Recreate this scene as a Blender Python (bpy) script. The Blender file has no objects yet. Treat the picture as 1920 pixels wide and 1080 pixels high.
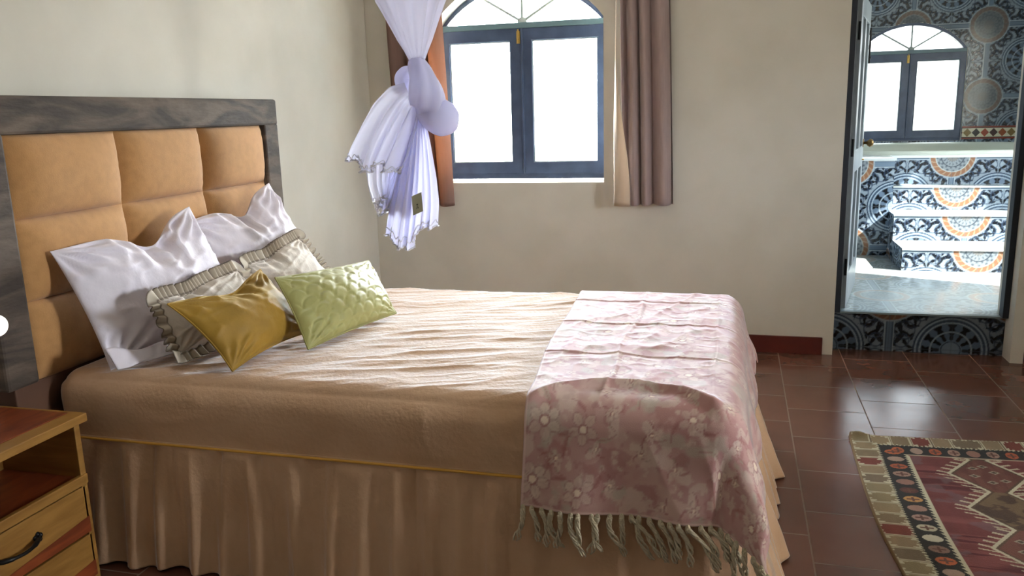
import bpy, bmesh, math
import numpy as np
from mathutils import Vector, Matrix
from mathutils.geometry import tessellate_polygon
PI = math.pi
S = bpy.context.scene
COL = S.collection

# ------------------------------------------------------------------ camera
CAM = np.array([2.2741, -4.9838, 1.45]); YAW, PITCH, ROLL, FPX = .2667, .2103, -.0272, 1537.3
_f = np.array([-math.sin(YAW)*math.cos(PITCH), math.cos(YAW)*math.cos(PITCH), -math.sin(PITCH)])
_r = np.array([math.cos(YAW), math.sin(YAW), 0.]); _u = np.cross(_r, _f)
_r, _u = math.cos(ROLL)*_r + math.sin(ROLL)*_u, -math.sin(ROLL)*_r + math.cos(ROLL)*_u
cam = bpy.data.objects.new('camera', bpy.data.cameras.new('camera')); COL.objects.link(cam)
cam.matrix_world = Matrix([[_r[0], _u[0], -_f[0], CAM[0]], [_r[1], _u[1], -_f[1], CAM[1]], [_r[2], _u[2], -_f[2], CAM[2]], [0, 0, 0, 1]])
cam.data.sensor_width = 36; cam.data.lens = FPX/1920*36; cam.data.clip_start = .05
S.camera = cam
# ------------------------------------------------------------------ light
S.view_settings.view_transform = 'Standard'; S.view_settings.look = 'None'
S.view_settings.gamma = 1; S.view_settings.use_curve_mapping = False
S.view_settings.exposure = 0.80
w = bpy.data.worlds.new('sky'); S.world = w; w.use_nodes = True
nt = w.node_tree; bg = nt.nodes['Background']
tc = nt.nodes.new('ShaderNodeTexCoord'); sp = nt.nodes.new('ShaderNodeSeparateXYZ'); cr = nt.nodes.new('ShaderNodeValToRGB')
nt.links.new(tc.outputs['Generated'], sp.inputs[0]); nt.links.new(sp.outputs['Z'], cr.inputs[0]); nt.links.new(cr.outputs[0], bg.inputs[0])
cr.color_ramp.elements[0].position = 0.0; cr.color_ramp.elements[0].color = (.36, .36, .33, 1)     # pale ground haze
cr.color_ramp.elements[1].position = .12; cr.color_ramp.elements[1].color = (.86, .93, 1.0, 1)     # bright hazy sky
bg.inputs[1].default_value = 84.0
sun = bpy.data.objects.new('sun', bpy.data.lights.new('sun', 'SUN')); COL.objects.link(sun)
sun.data.energy = 95; sun.data.angle = math.radians(.6); sun.data.color = (1, .95, .86)
sun.rotation_euler = Vector((-.72, .30, -.66)).to_track_quat('-Z', 'Y').to_euler()
def portal(loc, size, nrm):
    l = bpy.data.lights.new('window_portal', 'AREA'); l.shape = 'RECTANGLE'; l.size, l.size_y = size
    l.cycles.is_portal = True
    o = bpy.data.objects.new('window_portal', l); COL.objects.link(o); o.location = loc
    o.rotation_euler = Vector(nrm).to_track_quat('-Z', 'Y' if abs(nrm[2]) < .5 else 'X').to_euler()
portal((.985, .28, 1.65), (1.1, 1.3), (0, -1, 0))
portal((3.93, 4.45, 1.65), (1.1, 1.3), (0, -1, 0))
portal((5.62, -2.9, 1.65), (.8, .9), (-1, 0, 0))  # unseen fill opening added in the right wall
portal((5.32, 1.15, 1.75), (1.7, 1.3), (-1, 0, 0))

# ------------------------------------------------------------------ helpers
def s2l(c): return tuple((x/12.92 if x <= .04045 else ((x+.055)/1.055)**2.4) for x in c)
def rgb(r, g, b): return s2l((r/255, g/255, b/255))
def ray(px, py):
    return _r*(px-960)/FPX - _u*(py-540)/FPX + _f
def hit(px, py, ax, val):
    d = ray(px, py); return CAM + (val-CAM[ax])/d[ax]*d
class M: pass
def mat(name, color=(.5, .5, .5), rough=.6, **kw):
    m = bpy.data.materials.new(name); m.use_nodes = True
    b = m.node_tree.nodes['Principled BSDF']
    b.inputs['Base Color'].default_value = (*color, 1); b.inputs['Roughness'].default_value = rough
    for k, v in kw.items():
        b.inputs[k.replace('_', ' ')].default_value = v
    return m
def noise_mat(name, c1, c2, scale=6, stretch=(1, 1, 1), rough=.6, detail=6, bump=0, bscale=None, lo=.35, hi=.65, dist=0, **kw):
    m = mat(name, c1, rough, **kw); nt = m.node_tree; b = nt.nodes['Principled BSDF']
    tc = nt.nodes.new('ShaderNodeTexCoord'); mp = nt.nodes.new('ShaderNodeMapping'); mp.inputs['Scale'].default_value = stretch
    n = nt.nodes.new('ShaderNodeTexNoise'); n.inputs['Scale'].default_value = scale; n.inputs['Detail'].default_value = detail; n.inputs['Distortion'].default_value = dist
    r = nt.nodes.new('ShaderNodeValToRGB'); r.color_ramp.elements[0].position = lo; r.color_ramp.elements[1].position = hi
    r.color_ramp.elements[0].color = (*c1, 1); r.color_ramp.elements[1].color = (*c2, 1)
    L = nt.links.new
    L(tc.outputs['Object'], mp.inputs[0]); L(mp.outputs[0], n.inputs[0]); L(n.outputs[0], r.inputs[0]); L(r.outputs[0], b.inputs['Base Color'])
    if bump:
        n2 = nt.nodes.new('ShaderNodeTexNoise'); n2.inputs['Scale'].default_value = bscale or scale*4; n2.inputs['Detail'].default_value = 5
        L(mp.outputs[0], n2.inputs[0])
        bp = nt.nodes.new('ShaderNodeBump'); bp.inputs['Strength'].default_value = bump; bp.inputs['Distance'].default_value = .01
        L(n2.outputs[0], bp.inputs['Height']); L(bp.outputs[0], b.inputs['Normal'])
    return m
def attr_mat(name, rough=.6, bump=0, bscale=80, **kw):
    m = mat(name, (.5, .5, .5), rough, **kw); nt = m.node_tree; b = nt.nodes['Principled BSDF']
    a = nt.nodes.new('ShaderNodeAttribute'); a.attribute_name = 'pattern'; nt.links.new(a.outputs['Color'], b.inputs['Base Color'])
    if bump:
        tc = nt.nodes.new('ShaderNodeTexCoord'); n2 = nt.nodes.new('ShaderNodeTexNoise'); n2.inputs['Scale'].default_value = bscale; n2.inputs['Detail'].default_value = 4
        nt.links.new(tc.outputs['Object'], n2.inputs[0])
        bp = nt.nodes.new('ShaderNodeBump'); bp.inputs['Strength'].default_value = bump; bp.inputs['Distance'].default_value = .01
        nt.links.new(n2.outputs[0], bp.inputs['Height']); nt.links.new(bp.outputs[0], b.inputs['Normal'])
    return m
def sheer(m, transp=.3, translu=.4, tcol=(.9, .9, .95)):
    nt = m.node_tree; b = nt.nodes['Principled BSDF']; out = nt.nodes['Material Output']
    tl = nt.nodes.new('ShaderNodeBsdfTranslucent'); tl.inputs[0].default_value = (*tcol, 1)
    tr = nt.nodes.new('ShaderNodeBsdfTransparent')
    m1 = nt.nodes.new('ShaderNodeMixShader'); m2 = nt.nodes.new('ShaderNodeMixShader')
    m1.inputs[0].default_value = translu; m2.inputs[0].default_value = transp
    nt.links.new(b.outputs[0], m1.inputs[1]); nt.links.new(tl.outputs[0], m1.inputs[2])
    nt.links.new(m1.outputs[0], m2.inputs[1]); nt.links.new(tr.outputs[0], m2.inputs[2])
    nt.links.new(m2.outputs[0], out.inputs['Surface'])
    return m

def tag(o, label=None, cat=None, group=None, kind=None):
    if label: o['label'] = label
    if cat: o['category'] = cat
    if group: o['group'] = group
    if kind: o['kind'] = kind
    return o
def empty(name, loc, label=None, cat=None, group=None, kind=None):
    o = bpy.data.objects.new(name, None); COL.objects.link(o); o.location = loc; o.empty_display_size = .1
    return tag(o, label, cat, group, kind)
def wloc(o):
    p = Vector(o.location)
    while o.parent: o = o.parent; p += Vector(o.location)
    return p
def build(name, V, F, m, parent=None, smooth=False, pattern=None, solid=0, bevel=0, origin=None):
    V = np.asarray(V, dtype=float).reshape(-1, 3)
    if parent is not None: base = np.array(wloc(parent))
    elif origin is not None: base = np.array(origin, float)
    else: base = np.array([(V[:, 0].min()+V[:, 0].max())/2, (V[:, 1].min()+V[:, 1].max())/2, V[:, 2].min()])
    me = bpy.data.meshes.new(name)
    me.from_pydata((V-base).tolist(), [], F if isinstance(F, list) else F.tolist())
    if smooth: me.polygons.foreach_set('use_smooth', np.ones(len(me.polygons), dtype=bool))
    if pattern is not None:
        a = me.color_attributes.new('pattern', 'FLOAT_COLOR', 'POINT')
        c = np.ones((len(V), 4)); c[:, :3] = pattern; a.data.foreach_set('color', c.ravel())
    me.materials.append(m); me.update()
    o = bpy.data.objects.new(name, me); COL.objects.link(o)
    if parent is not None: o.parent = parent
    else: o.location = base
    if solid:
        md = o.modifiers.new('thickness', 'SOLIDIFY'); md.thickness = solid; md.offset = 0
    if bevel:
        md = o.modifiers.new('bevel', 'BEVEL'); md.width = bevel; md.segments = 2; md.limit_method = 'ANGLE'; md.angle_limit = math.radians(40)
    return o
class MB:
    def __init__(s): s.V = []; s.F = []
    def add(s, V, F):
        n = len(s.V); s.V += [tuple(map(float, v)) for v in V]; s.F += [tuple(int(i)+n for i in f) for f in F]; return s
    def box(s, a, b):
        x0, y0, z0 = a; x1, y1, z1 = b
        return s.add([(x0, y0, z0), (x1, y0, z0), (x1, y1, z0), (x0, y1, z0), (x0, y0, z1), (x1, y0, z1), (x1, y1, z1), (x0, y1, z1)],
                     [(0, 3, 2, 1), (4, 5, 6, 7), (0, 1, 5, 4), (1, 2, 6, 5), (2, 3, 7, 6), (3, 0, 4, 7)])
    def obox(s, c, ax, ay, az):   # oriented box, half vectors
        c, ax, ay, az = map(np.array, (c, ax, ay, az))
        V = [c+i*ax+j*ay+k*az for k in (-1, 1) for i, j in ((-1, -1), (1, -1), (1, 1), (-1, 1))]
        return s.add(V, [(0, 3, 2, 1), (4, 5, 6, 7), (0, 1, 5, 4), (1, 2, 6, 5), (2, 3, 7, 6), (3, 0, 4, 7)])
    def tube(s, P, R, n=8, cap=True):
        P = [np.array(p, float) for p in P]; R = [R]*len(P) if np.isscalar(R) else R
        V = []; prev = None
        for i, p in enumerate(P):
            t = P[min(i+1, len(P)-1)]-P[max(i-1, 0)]; t /= (np.linalg.norm(t)+1e-12)
            if prev is None: prev = np.cross(t, (0, 0, 1.) if abs(t[2]) < .9 else (1., 0, 0))
            a = prev-t*np.dot(prev, t); a /= np.linalg.norm(a)+1e-12; b = np.cross(t, a); prev = a
            for k in range(n):
                th = 2*PI*k/n; V.append(p+R[i]*(math.cos(th)*a+math.sin(th)*b))
        F = [(i*n+k, i*n+(k+1) % n, (i+1)*n+(k+1) % n, (i+1)*n+k) for i in range(len(P)-1) for k in range(n)]
        if cap: F += [tuple(range(n-1, -1, -1)), tuple((len(P)-1)*n+k for k in range(n))]
        return s.add(V, F)
    def lathe(s, c, prof, n=24, axis=2):
        V = []
        for r, h in prof:
            for k in range(n):
                th = 2*PI*k/n; q = [r*math.cos(th), r*math.sin(th), h]
                if axis == 1: q = [q[0], q[2], q[1]]
                if axis == 0: q = [q[2], q[0], q[1]]
                V.append((c[0]+q[0], c[1]+q[1], c[2]+q[2]))
        F = [(i*n+k, i*n+(k+1) % n, (i+1)*n+(k+1) % n, (i+1)*n+k) for i in range(len(prof)-1) for k in range(n)]
        return s.add(V, F)
    def build(s, name, m, parent=None, **k): return build(name, s.V, s.F, m, parent, **k)
def gridF(nu, nv, cu=False, cv=False):
    i = np.arange(nu if cu else nu-1)[:, None]; j = np.arange(nv if cv else nv-1)[None, :]
    a = i*nv+j; b = ((i+1) % nu)*nv+j; c = ((i+1) % nu)*nv+(j+1) % nv; d = i*nv+(j+1) % nv
    return np.stack([a, b, c, d], -1).reshape(-1, 4)
def slab(loops, y0, y1, hole_sides=True):
    """prism in the XZ plane with holes; loops = [outer, hole...] of (x,z)"""
    pts = [p for l in loops for p in l]
    tris = tessellate_polygon([[Vector((x, z, 0)) for x, z in l] for l in loops])
    n = len(pts); V = [(x, y0, z) for x, z in pts]+[(x, y1, z) for x, z in pts]; F = []
    for t in tris:
        a, b, c = (pts[i] for i in t); cr = (b[0]-a[0])*(c[1]-a[1])-(b[1]-a[1])*(c[0]-a[0])
        t = tuple(t) if cr > 0 else tuple(reversed(t)); F.append(t); F.append(tuple(n+i for i in reversed(t)))
    k = 0
    for li, l in enumerate(loops):
        m = len(l)
        for i in range(m): F.append((k+i, k+(i+1) % m, n+k+(i+1) % m, n+k+i))
        k += m
    me = MB(); me.V = V; me.F = F
    return me
# value noise ---------------------------------------------------------------
_rs = np.random.RandomState(7); _T = _rs.rand(256, 256)
def vn(x, y, seed=0):
    x = np.asarray(x, float)+seed*17.31; y = np.asarray(y, float)+seed*9.77
    xi = np.floor(x).astype(int); yi = np.floor(y).astype(int); fx = x-xi; fy = y-yi
    fx = fx*fx*(3-2*fx); fy = fy*fy*(3-2*fy)
    g = lambda a, b: _T[a % 256, b % 256]
    return (g(xi, yi)*(1-fx)+g(xi+1, yi)*fx)*(1-fy)+(g(xi, yi+1)*(1-fx)+g(xi+1, yi+1)*fx)*fy
def fbm(x, y, seed=0, o=4):
    r = 0; a = .5
    for i in range(o): r = r+a*vn(x*2**i, y*2**i, seed+i); a /= 2
    return r/(1-.5**o)
def ridge(x, y, seed=0): return (1-np.abs(2*vn(x, y, seed)-1))**3
def sstep(a, b, x): t = np.clip((np.asarray(x, float)-a)/(b-a), 0, 1); return t*t*(3-2*t)
def mixc(c, m, d): m = np.clip(m, 0, 1)[..., None]; return c*(1-m)+np.array(d)*m

# ------------------------------------------------------------------ materials
WALL = noise_mat('cream plaster', rgb(203, 198, 186), rgb(211, 206, 195), 3, rough=.75, bump=.12, bscale=14)
CEIL = mat('white ceiling plaster', rgb(225, 222, 214), .8)
NAVY = noise_mat('dark blue painted wood', rgb(60, 74, 102), rgb(72, 88, 118), 9, rough=.3)  # blue lifted: pale haze painted into the base colour
STEEL = mat('thin grey glazing bar', rgb(168, 178, 178), .45)
BRASS = mat('brass', rgb(190, 160, 90), .3, Metallic=.9)
IRON = mat('black iron', (.012, .011, .011), .4, Metallic=.6)
SKIRTM = noise_mat('maroon skirting tile', rgb(84, 34, 28), rgb(100, 42, 32), 5, rough=.3)
def glass(tc=.97):
    m = bpy.data.materials.new('window glass'); m.use_nodes = True; nt = m.node_tree; nt.nodes.clear()
    o = nt.nodes.new('ShaderNodeOutputMaterial'); t = nt.nodes.new('ShaderNodeBsdfTransparent'); g = nt.nodes.new('ShaderNodeBsdfGlossy')
    g.inputs['Roughness'].default_value = .02; x = nt.nodes.new('ShaderNodeMixShader'); x.inputs[0].default_value = .06
    t.inputs[0].default_value = (tc*.99, tc, tc, 1)
    nt.links.new(t.outputs[0], x.inputs[1]); nt.links.new(g.outputs[0], x.inputs[2]); nt.links.new(x.outputs[0], o.inputs[0]); return m
GLASS = glass(); GLASS_DIMMED = glass(.27)  # second glass: tint added to cut daylight through the bathroom window
# terracotta floor: brick nodes, courses running along y
def floor_mat():
    m = mat('terracotta floor tile', (.2, .08, .05), .2); nt = m.node_tree; b = nt.nodes['Principled BSDF']; L = nt.links.new
    tc = nt.nodes.new('ShaderNodeTexCoord'); sx = nt.nodes.new('ShaderNodeSeparateXYZ'); cx = nt.nodes.new('ShaderNodeCombineXYZ')
    L(tc.outputs['Object'], sx.inputs[0])
    def add(s, v):
        n = nt.nodes.new('ShaderNodeMath'); n.operation = 'ADD'; L(s, n.inputs[0]); n.inputs[1].default_value = v; return n.outputs[0]
    L(add(sx.outputs['Y'], .7893+.3608*60), cx.inputs[0]); L(add(sx.outputs['X'], -2.5587+.3559*20), cx.inputs[1])
    br = nt.nodes.new('ShaderNodeTexBrick'); L(cx.outputs[0], br.inputs['Vector'])
    br.offset = .5; br.offset_frequency = 2; br.squash = 1
    br.inputs['Scale'].default_value = 1; br.inputs['Brick Width'].default_value = .3608; br.inputs['Row Height'].default_value = .3559
    br.inputs['Mortar Size'].default_value = .0032; br.inputs['Mortar Smooth'].default_value = .3
    br.inputs['Color1'].default_value = (*rgb(112, 74, 60), 1); br.inputs['Color2'].default_value = (*rgb(96, 63, 52), 1); br.inputs['Mortar'].default_value = (*rgb(122, 98, 84), 1)
    n = nt.nodes.new('ShaderNodeTexNoise'); n.inputs['Scale'].default_value = 5; n.inputs['Detail'].default_value = 6; L(tc.outputs['Object'], n.inputs[0])
    hs = nt.nodes.new('ShaderNodeMix'); hs.data_type = 'RGBA'; hs.blend_type = 'MULTIPLY'
    rp = nt.nodes.new('ShaderNodeValToRGB'); rp.color_ramp.elements[0].color = (.72, .7, .7, 1); rp.color_ramp.elements[1].color = (1.15, 1.12, 1.08, 1)
    L(n.outputs[0], rp.inputs[0]); hs.inputs[0].default_value = 1; L(br.outputs['Color'], hs.inputs[6]); L(rp.outputs[0], hs.inputs[7]); L(hs.outputs[2], b.inputs['Base Color'])
    rr = nt.nodes.new('ShaderNodeMapRange'); rr.inputs[3].default_value = .12; rr.inputs[4].default_value = .24; b.inputs['Specular IOR Level'].default_value = .34; L(n.outputs[0], rr.inputs[0])
    ad = nt.nodes.new('ShaderNodeMath'); ad.operation = 'MULTIPLY_ADD'; L(br.outputs['Fac'], ad.inputs[0]); ad.inputs[1].default_value = .5; L(rr.outputs[0], ad.inputs[2]); L(ad.outputs[0], b.inputs['Roughness'])
    n2 = nt.nodes.new('ShaderNodeTexNoise'); n2.inputs['Scale'].default_value = 7; L(tc.outputs['Object'], n2.inputs[0])
    hh = nt.nodes.new('ShaderNodeMath'); hh.operation = 'MULTIPLY_ADD'; L(br.outputs['Fac'], hh.inputs[0]); hh.inputs[1].default_value = -.35; L(n2.outputs[0], hh.inputs[2])
    bp = nt.nodes.new('ShaderNodeBump'); bp.inputs['Strength'].default_value = .10; bp.inputs['Distance'].default_value = .006
    L(hh.outputs[0], bp.inputs['Height']); L(bp.outputs[0], b.inputs['Normal'])
    return m
FLOORM = floor_mat()
TILE = attr_mat('painted arabesque tile', .14)

# ------------------------------------------------------------------ Moorish tile pattern (glaze colour plus painted light and shade)
PT = .675
def tile_pattern(u, v, seed=0):
    """u,v metres; medallions on the (PT,PT) lattice, big rosettes in between"""
    a0 = (u+PT/2) % PT-PT/2; b0 = (v+PT/2) % PT-PT/2; a = np.abs(a0); b = np.abs(b0); h = PT/2
    n = fbm(u*18, v*18, 3)
    c = np.ones(u.shape+(3,))*np.array(rgb(158, 170, 180)); c *= (.85+.3*n)[..., None]
    dark = np.array(rgb(22, 26, 34))
    # leaves : (x, y, ang, len, wid) in the quadrant, mirrored about the diagonal
    lv = [(.215, .060, 20, .040, .013), (.250, .095, 70, .034, .012), (.285, .050, -30, .040, .013), (.235, .030, 80, .022, .010), (.300, .090, 35, .026, .010),
          (.175, .085, 55, .036, .012), (.200, .130, 110, .034, .012), (.165, .140, 10, .030, .010), (.150, .115, 130, .026, .010), (.190, .045, 140, .024, .009),
          (.265, .125, 0, .024, .009), (.310, .025, 60, .026, .010), (.255, .060, 120, .022, .008), (.140, .150, 45, .020, .009), (.325, .115, 80, .020, .008)]
    for (x, y, an, l, wd) in lv:
        for (p, q) in ((a, b), (b, a)):
            t = math.radians(an); du = (p-x)*math.cos(t)+(q-y)*math.sin(t); dv = -(p-x)*math.sin(t)+(q-y)*math.cos(t)+.25*du*np.abs(du)/l
            e = (du/l)**2+(dv/(wd*(1-.45*np.clip(du/l, -1, 1))))**2
            c = mixc(c, sstep(1.25, .8, e), dark)
            c = mixc(c, sstep(.18, .06, np.abs(e-1.7))*.55, rgb(80, 96, 118))
    # scroll stems
    for (x, y, r) in ((.225, .085, .055), (.29, .07, .04), (.165, .12, .045)):
        for (p, q) in ((a, b), (b, a)):
            d = np.hypot(p-x, q-y); c = mixc(c, sstep(.006, .002, np.abs(d-r))*.8, rgb(62, 76, 98))
    # plain bands joining medallions
    for p in (a, b):
        c = mixc(c, sstep(.026, .022, p), rgb(128, 146, 164)); c = mixc(c, sstep(.0045, .002, np.abs(p-.024)), rgb(196, 208, 216)); c = mixc(c, sstep(.004, .0015, np.abs(p-.017)), rgb(74, 90, 110))
    # rosette at cell centre
    p, q = h-a, h-b; r = np.hypot(p, q); th = np.arctan2(q, p)
    c = mixc(c, sstep(.205, .20, r), rgb(120, 138, 158))
    for R_, w_, k in ((.200, .006, rgb(60, 74, 94)), (.190, .005, rgb(186, 200, 210)), (.178, .006, rgb(64, 80, 100)), (.166, .004, rgb(190, 204, 214))):
        c = mixc(c, sstep(w_, w_*.5, np.abs(r-R_)), k)
    ins = sstep(.160, .156, r)
    pet = np.cos(th*12)*.5+.5; lob = sstep(.30, .55, pet*sstep(.03, .09, r)*(.6+.6*np.sin(r*70)**2))
    c = mixc(c, ins*lob, dark); c = mixc(c, sstep(.062, .058, r), rgb(150, 168, 186))
    c = mixc(c, sstep(.005, .002, np.abs(r-.052)), rgb(70, 86, 106)); c = mixc(c, sstep(.006, .003, np.abs(r-.110)), rgb(180, 194, 206))
    # medallion at lattice point
    r = np.hypot(a, b); th = np.arctan2(b0, a0)
    c = mixc(c, sstep(.178, .172, r), rgb(180, 190, 196))
    ora = np.array(rgb(158, 112, 84)); c = mixc(c, sstep(.168, .164, r), ora)
    c = mixc(c, sstep(.168, .164, r)*sstep(.5, .8, np.sin(th*22+r*90))*.6, rgb(196, 168, 138))
    c = mixc(c, sstep(.131, .127, r), rgb(196, 200, 196))
    core = .5+.5*np.sin(th*16)*np.sin(r*120); g = rgb(96, 104, 112)
    c = mixc(c, sstep(.124, .120, r), rgb(150, 156, 160)); c = mixc(c, sstep(.124, .120, r)*sstep(.45, .75, core*.6+n*.5), g)
    c = mixc(c, sstep(.045, .04, r)*.6, rgb(140, 130, 120)); c = mixc(c, sstep(.005, .002, np.abs(r-.085)), rgb(70, 78, 88))
    # tile joints
    for p in (a0, b0):
        j = np.abs((p+h) % (h)-0); j = np.minimum(j, h-j); c = mixc(c, sstep(.0035, .0015, j)*.5, rgb(110, 118, 124))
    if seed == 1: c = mixc(c, sstep(.170, .164, np.hypot(a, b))*.62, rgb(104, 106, 108))          # end wall: grey-brown medallions
    if seed == 2: c = mixc(c, np.full(u.shape, .62), rgb(196, 200, 192))   # floor and treads: bright glare painted into the tile colour
    return np.clip(c*np.array([.62, .66, .70])*{0: 1.25, 2: 1.5, 3: .55}.get(seed, .95), 0, 1)  # per-surface light and shade scaled into the colour; front riser darkest
def tiled_quad(name, O, U, V, lu, lv, off=(0, 0), step=.007, seed=0):
    O, U, V = map(np.array, (O, U, V)); nu = max(2, int(lu/step)+1); nv = max(2, int(lv/step)+1)
    uu, vv = np.meshgrid(np.linspace(0, lu, nu), np.linspace(0, lv, nv), indexing='ij')
    P = O+uu[..., None]*U+vv[..., None]*V
    return P.reshape(-1, 3), gridF(nu, nv), tile_pattern(uu+off[0], vv+off[1], seed).reshape(-1, 3)
class TM:      # collects tiled quads into one mesh
    def __init__(s): s.P = []; s.F = []; s.C = []; s.n = 0
    def quad(s, O, U, V, lu, lv, off=(0, 0), step=.007, seed=0):
        P, F, C = tiled_quad('', O, U, V, lu, lv, off, step, seed); s.P.append(P); s.F.append(F+s.n); s.C.append(C); s.n += len(P); return s
    def build(s, name, parent=None, **k):
        return build(name, np.vstack(s.P), np.vstack(s.F), TILE, parent, pattern=np.vstack(s.C), **k)

# ------------------------------------------------------------------ room shell
XR, YB, ZC = 5.5, -7.2, 2.85
def st(o): o['kind'] = 'structure'; return o
m = MB().box((-.3, YB-.3, -.12), (XR+.3, .14, 0)); st(m.build('floor', FLOORM, origin=(0, 0, 0)))
st(MB().box((-.3, YB-.3, ZC), (XR+.3, 4.6, ZC+.15)).build('ceiling', CEIL))
st(MB().box((XR+.25, YB-.3, 2.35), (XR+2.2, -.4, 2.45)).build('ceiling', CEIL))      # unseen slab added outside to block sun from the right-wall opening
st(MB().box((-.25, YB, 0), (0, .3, ZC)).build('wall_left', WALL))
st(MB().box((-.25, YB-.25, 0), (XR+.25, YB, ZC)).build('wall_back', WALL))
def arch_loop(x0, x1, z0, zt, rise, n=20):
    cx = (x0+x1)/2; a = (x1-x0)/2; R = (a*a+rise*rise)/(2*rise); cz = zt+rise-R; t0 = math.asin(a/R)
    return [(x0, z0), (x1, z0)]+[(cx+R*math.sin(t0-2*t0*i/n), cz+R*math.cos(t0-2*t0*i/n)) for i in range(n+1)]
WX0, WX1 = .455, 1.510
DX0, DX1 = 2.864, 3.80
st(slab([[(0, 0), (DX0, 0), (DX0, 2.13), (DX1, 2.13), (DX1, 0), (XR, 0), (XR, ZC), (0, ZC)],
         list(reversed(arch_loop(WX0, WX1, 1.022, 1.99, .26)))], 0, .3).build('wall_window', WALL, bevel=.006))
# right wall with an unseen opening added for fill light
def xslab(loops, x0, x1):
    m = slab(loops, x0, x1); m.V = [(y, x, z) for x, y, z in m.V]; m.F = [tuple(reversed(f)) for f in m.F]; return m
st(xslab([[(YB, 0), (.3, 0), (.3, ZC), (YB, ZC)], [(-3.2, 1.3), (-3.2, 2.0), (-2.6, 2.0), (-2.6, 1.3)]], XR, XR+.25).build('wall_right', WALL))
# skirting tiles
st(MB().box((0, -.014, 0), (2.805, 0, .105)).build('baseboard_window', SKIRTM, bevel=.002))
st(MB().box((3.865, -.014, 0), (XR, 0, .105)).build('baseboard_right', SKIRTM, bevel=.002))
st(MB().box((0, -1.2, 0), (.014, -.014, .105)).build('baseboard_left', SKIRTM, bevel=.002))

# windows
def make_window(name, x0, x1, z0, zt, rise, y, GLASS=GLASS):
    root = empty(name, ((x0+x1)/2, y, z0), kind='structure')
    t = .022; d = .05
    outer = arch_loop(x0, x1, z0, zt, rise); inner = arch_loop(x0+t, x1-t, z0+.035, zt-.02, rise-.012)
    slab([outer, list(reversed(inner))], y, y+d+.02).build('outer_frame', NAVY, root, bevel=.003)
    MB().box((x0+t*.5, y-.012, zt-.035), (x1-t*.5, y+d, zt)).build('transom', mat('blue paint lightened by sky sheen', rgb(96, 122, 132), .35), root, bevel=.003)  # transom lightened: sky reflection put into its colour
    xm = (x0+x1)/2
    sz0, sz1 = z0+.032, zt-.036
    for k, (a, b) in enumerate(((x0+t*.6, xm-.001), (xm+.001, x1-t*.6))):
        sl, sr = (.045, .075) if k == 0 else (.060, .048)
        g = (a+sl, b-sr, sz0+.072, sz1-.072)
        s = slab([[(a, sz0), (b, sz0), (b, sz1), (a, sz1)], [(g[0], g[2]), (g[0], g[3]), (g[1], g[3]), (g[1], g[2])]], y-.008, y+.04).build('sash', NAVY, root, bevel=.004)
        s2 = slab([[(g[0]-.004, g[2]-.004), (g[1]+.004, g[2]-.004), (g[1]+.004, g[3]+.004), (g[0]-.004, g[3]+.004)], [(g[0]+.007, g[2]+.007), (g[0]+.007, g[3]-.007), (g[1]-.007, g[3]-.007), (g[1]-.007, g[2]+.007)]], y+.0, y+.03)
        s2.build('glazing_bead', STEEL, s)
        MB().box((g[0]-.003, y+.012, g[2]-.003), (g[1]+.003, y+.016, g[3]+.003)).build('pane', GLASS, s)
    MB().box((xm-.006, y-.022, z0+.05), (xm+.006, y-.006, sz1)).build('meeting_strip', NAVY, root, bevel=.003)
    # fanlight
    hub = np.array([xm, y+.015, zt+.004]); a_ = (x1-x0)/2; R = (a_*a_+rise*rise)/(2*rise); cz = zt+rise-R
    for ang in (31, 90, 149):
        dx, dz = math.cos(math.radians(ang)), math.sin(math.radians(ang))
        # reach to the arch
        B = dz*(hub[2]-cz); C_ = (hub[2]-cz)**2-(R-.012)**2; L = -B+math.sqrt(B*B-C_)
        MB().obox(hub+np.array([dx, 0, dz])*L/2, np.array([dx, 0, dz])*L/2, (0, .010, 0), np.array([-dz, 0, dx])*.0075).build('fanlight_bar', STEEL, root)
    MB().lathe(hub+np.array([0, -.016, 0]), [(.0001, 0), (.028, .001), (.03, .012), (.026, .02), (.0001, .021)], 20, axis=1).build('fanlight_hub', STEEL, root, smooth=True)
    fl = arch_loop(x0+t, x1-t, zt-.015, zt, rise-.012)
    slab([fl], y+.02, y+.024).build('fanlight_pane', GLASS, root)
    lt = MB(); lx = xm-.022; lz = sz1-.05
    lt.box((lx-.011, y-.016, lz-.04), (lx+.011, y-.008, lz+.035)); lt.tube([(lx, y-.020, lz-.035), (lx, y-.020, lz+.045)], .005, 8); lt.box((lx-.008, y-.028, lz-.01), (lx+.008, y-.016, lz+.005))
    lt.build('latch', BRASS, root, bevel=.001)
    return root
make_window('window_1', WX0-.008, WX1+.004, 1.035, 1.995, .25, .15)
make_window('window_2', 3.425, 4.445, 1.06, 1.955, .265, 4.205, GLASS_DIMMED)

# ------------------------------------------------------------------ bathroom
BZ = .235; BX0, BX1, BY1 = 2.70, 5.2, 4.2
mx, mz = 4.61, 2.161           # one medallion centre on the end wall
def far_wall():
    st_ = .0085; nx = int((BX1-BX0)/st_)+1; nz = int((ZC-.0)/st_)+1
    xs = np.linspace(BX0, BX1, nx); zs = np.linspace(0, ZC, nz); X, Z = np.meshgrid(xs, zs, indexing='ij')
    a = 1.02/2; cx = 3.935; rise = .265; zt = 1.955; R = (a*a+rise*rise)/(2*rise); cz = zt+rise-R
    inside = (np.abs(X-cx) < a) & (Z > 1.06) & ((Z < zt) | (np.hypot(X-cx, Z-cz) < R))
    F = gridF(nx, nz); f_in = inside.ravel()[F].all(1)
    P = np.stack([X, np.full_like(X, BY1), Z], -1).reshape(-1, 3)
    return P, F[~f_in], tile_pattern(X-mx, Z-mz, 1).reshape(-1, 3)
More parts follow.
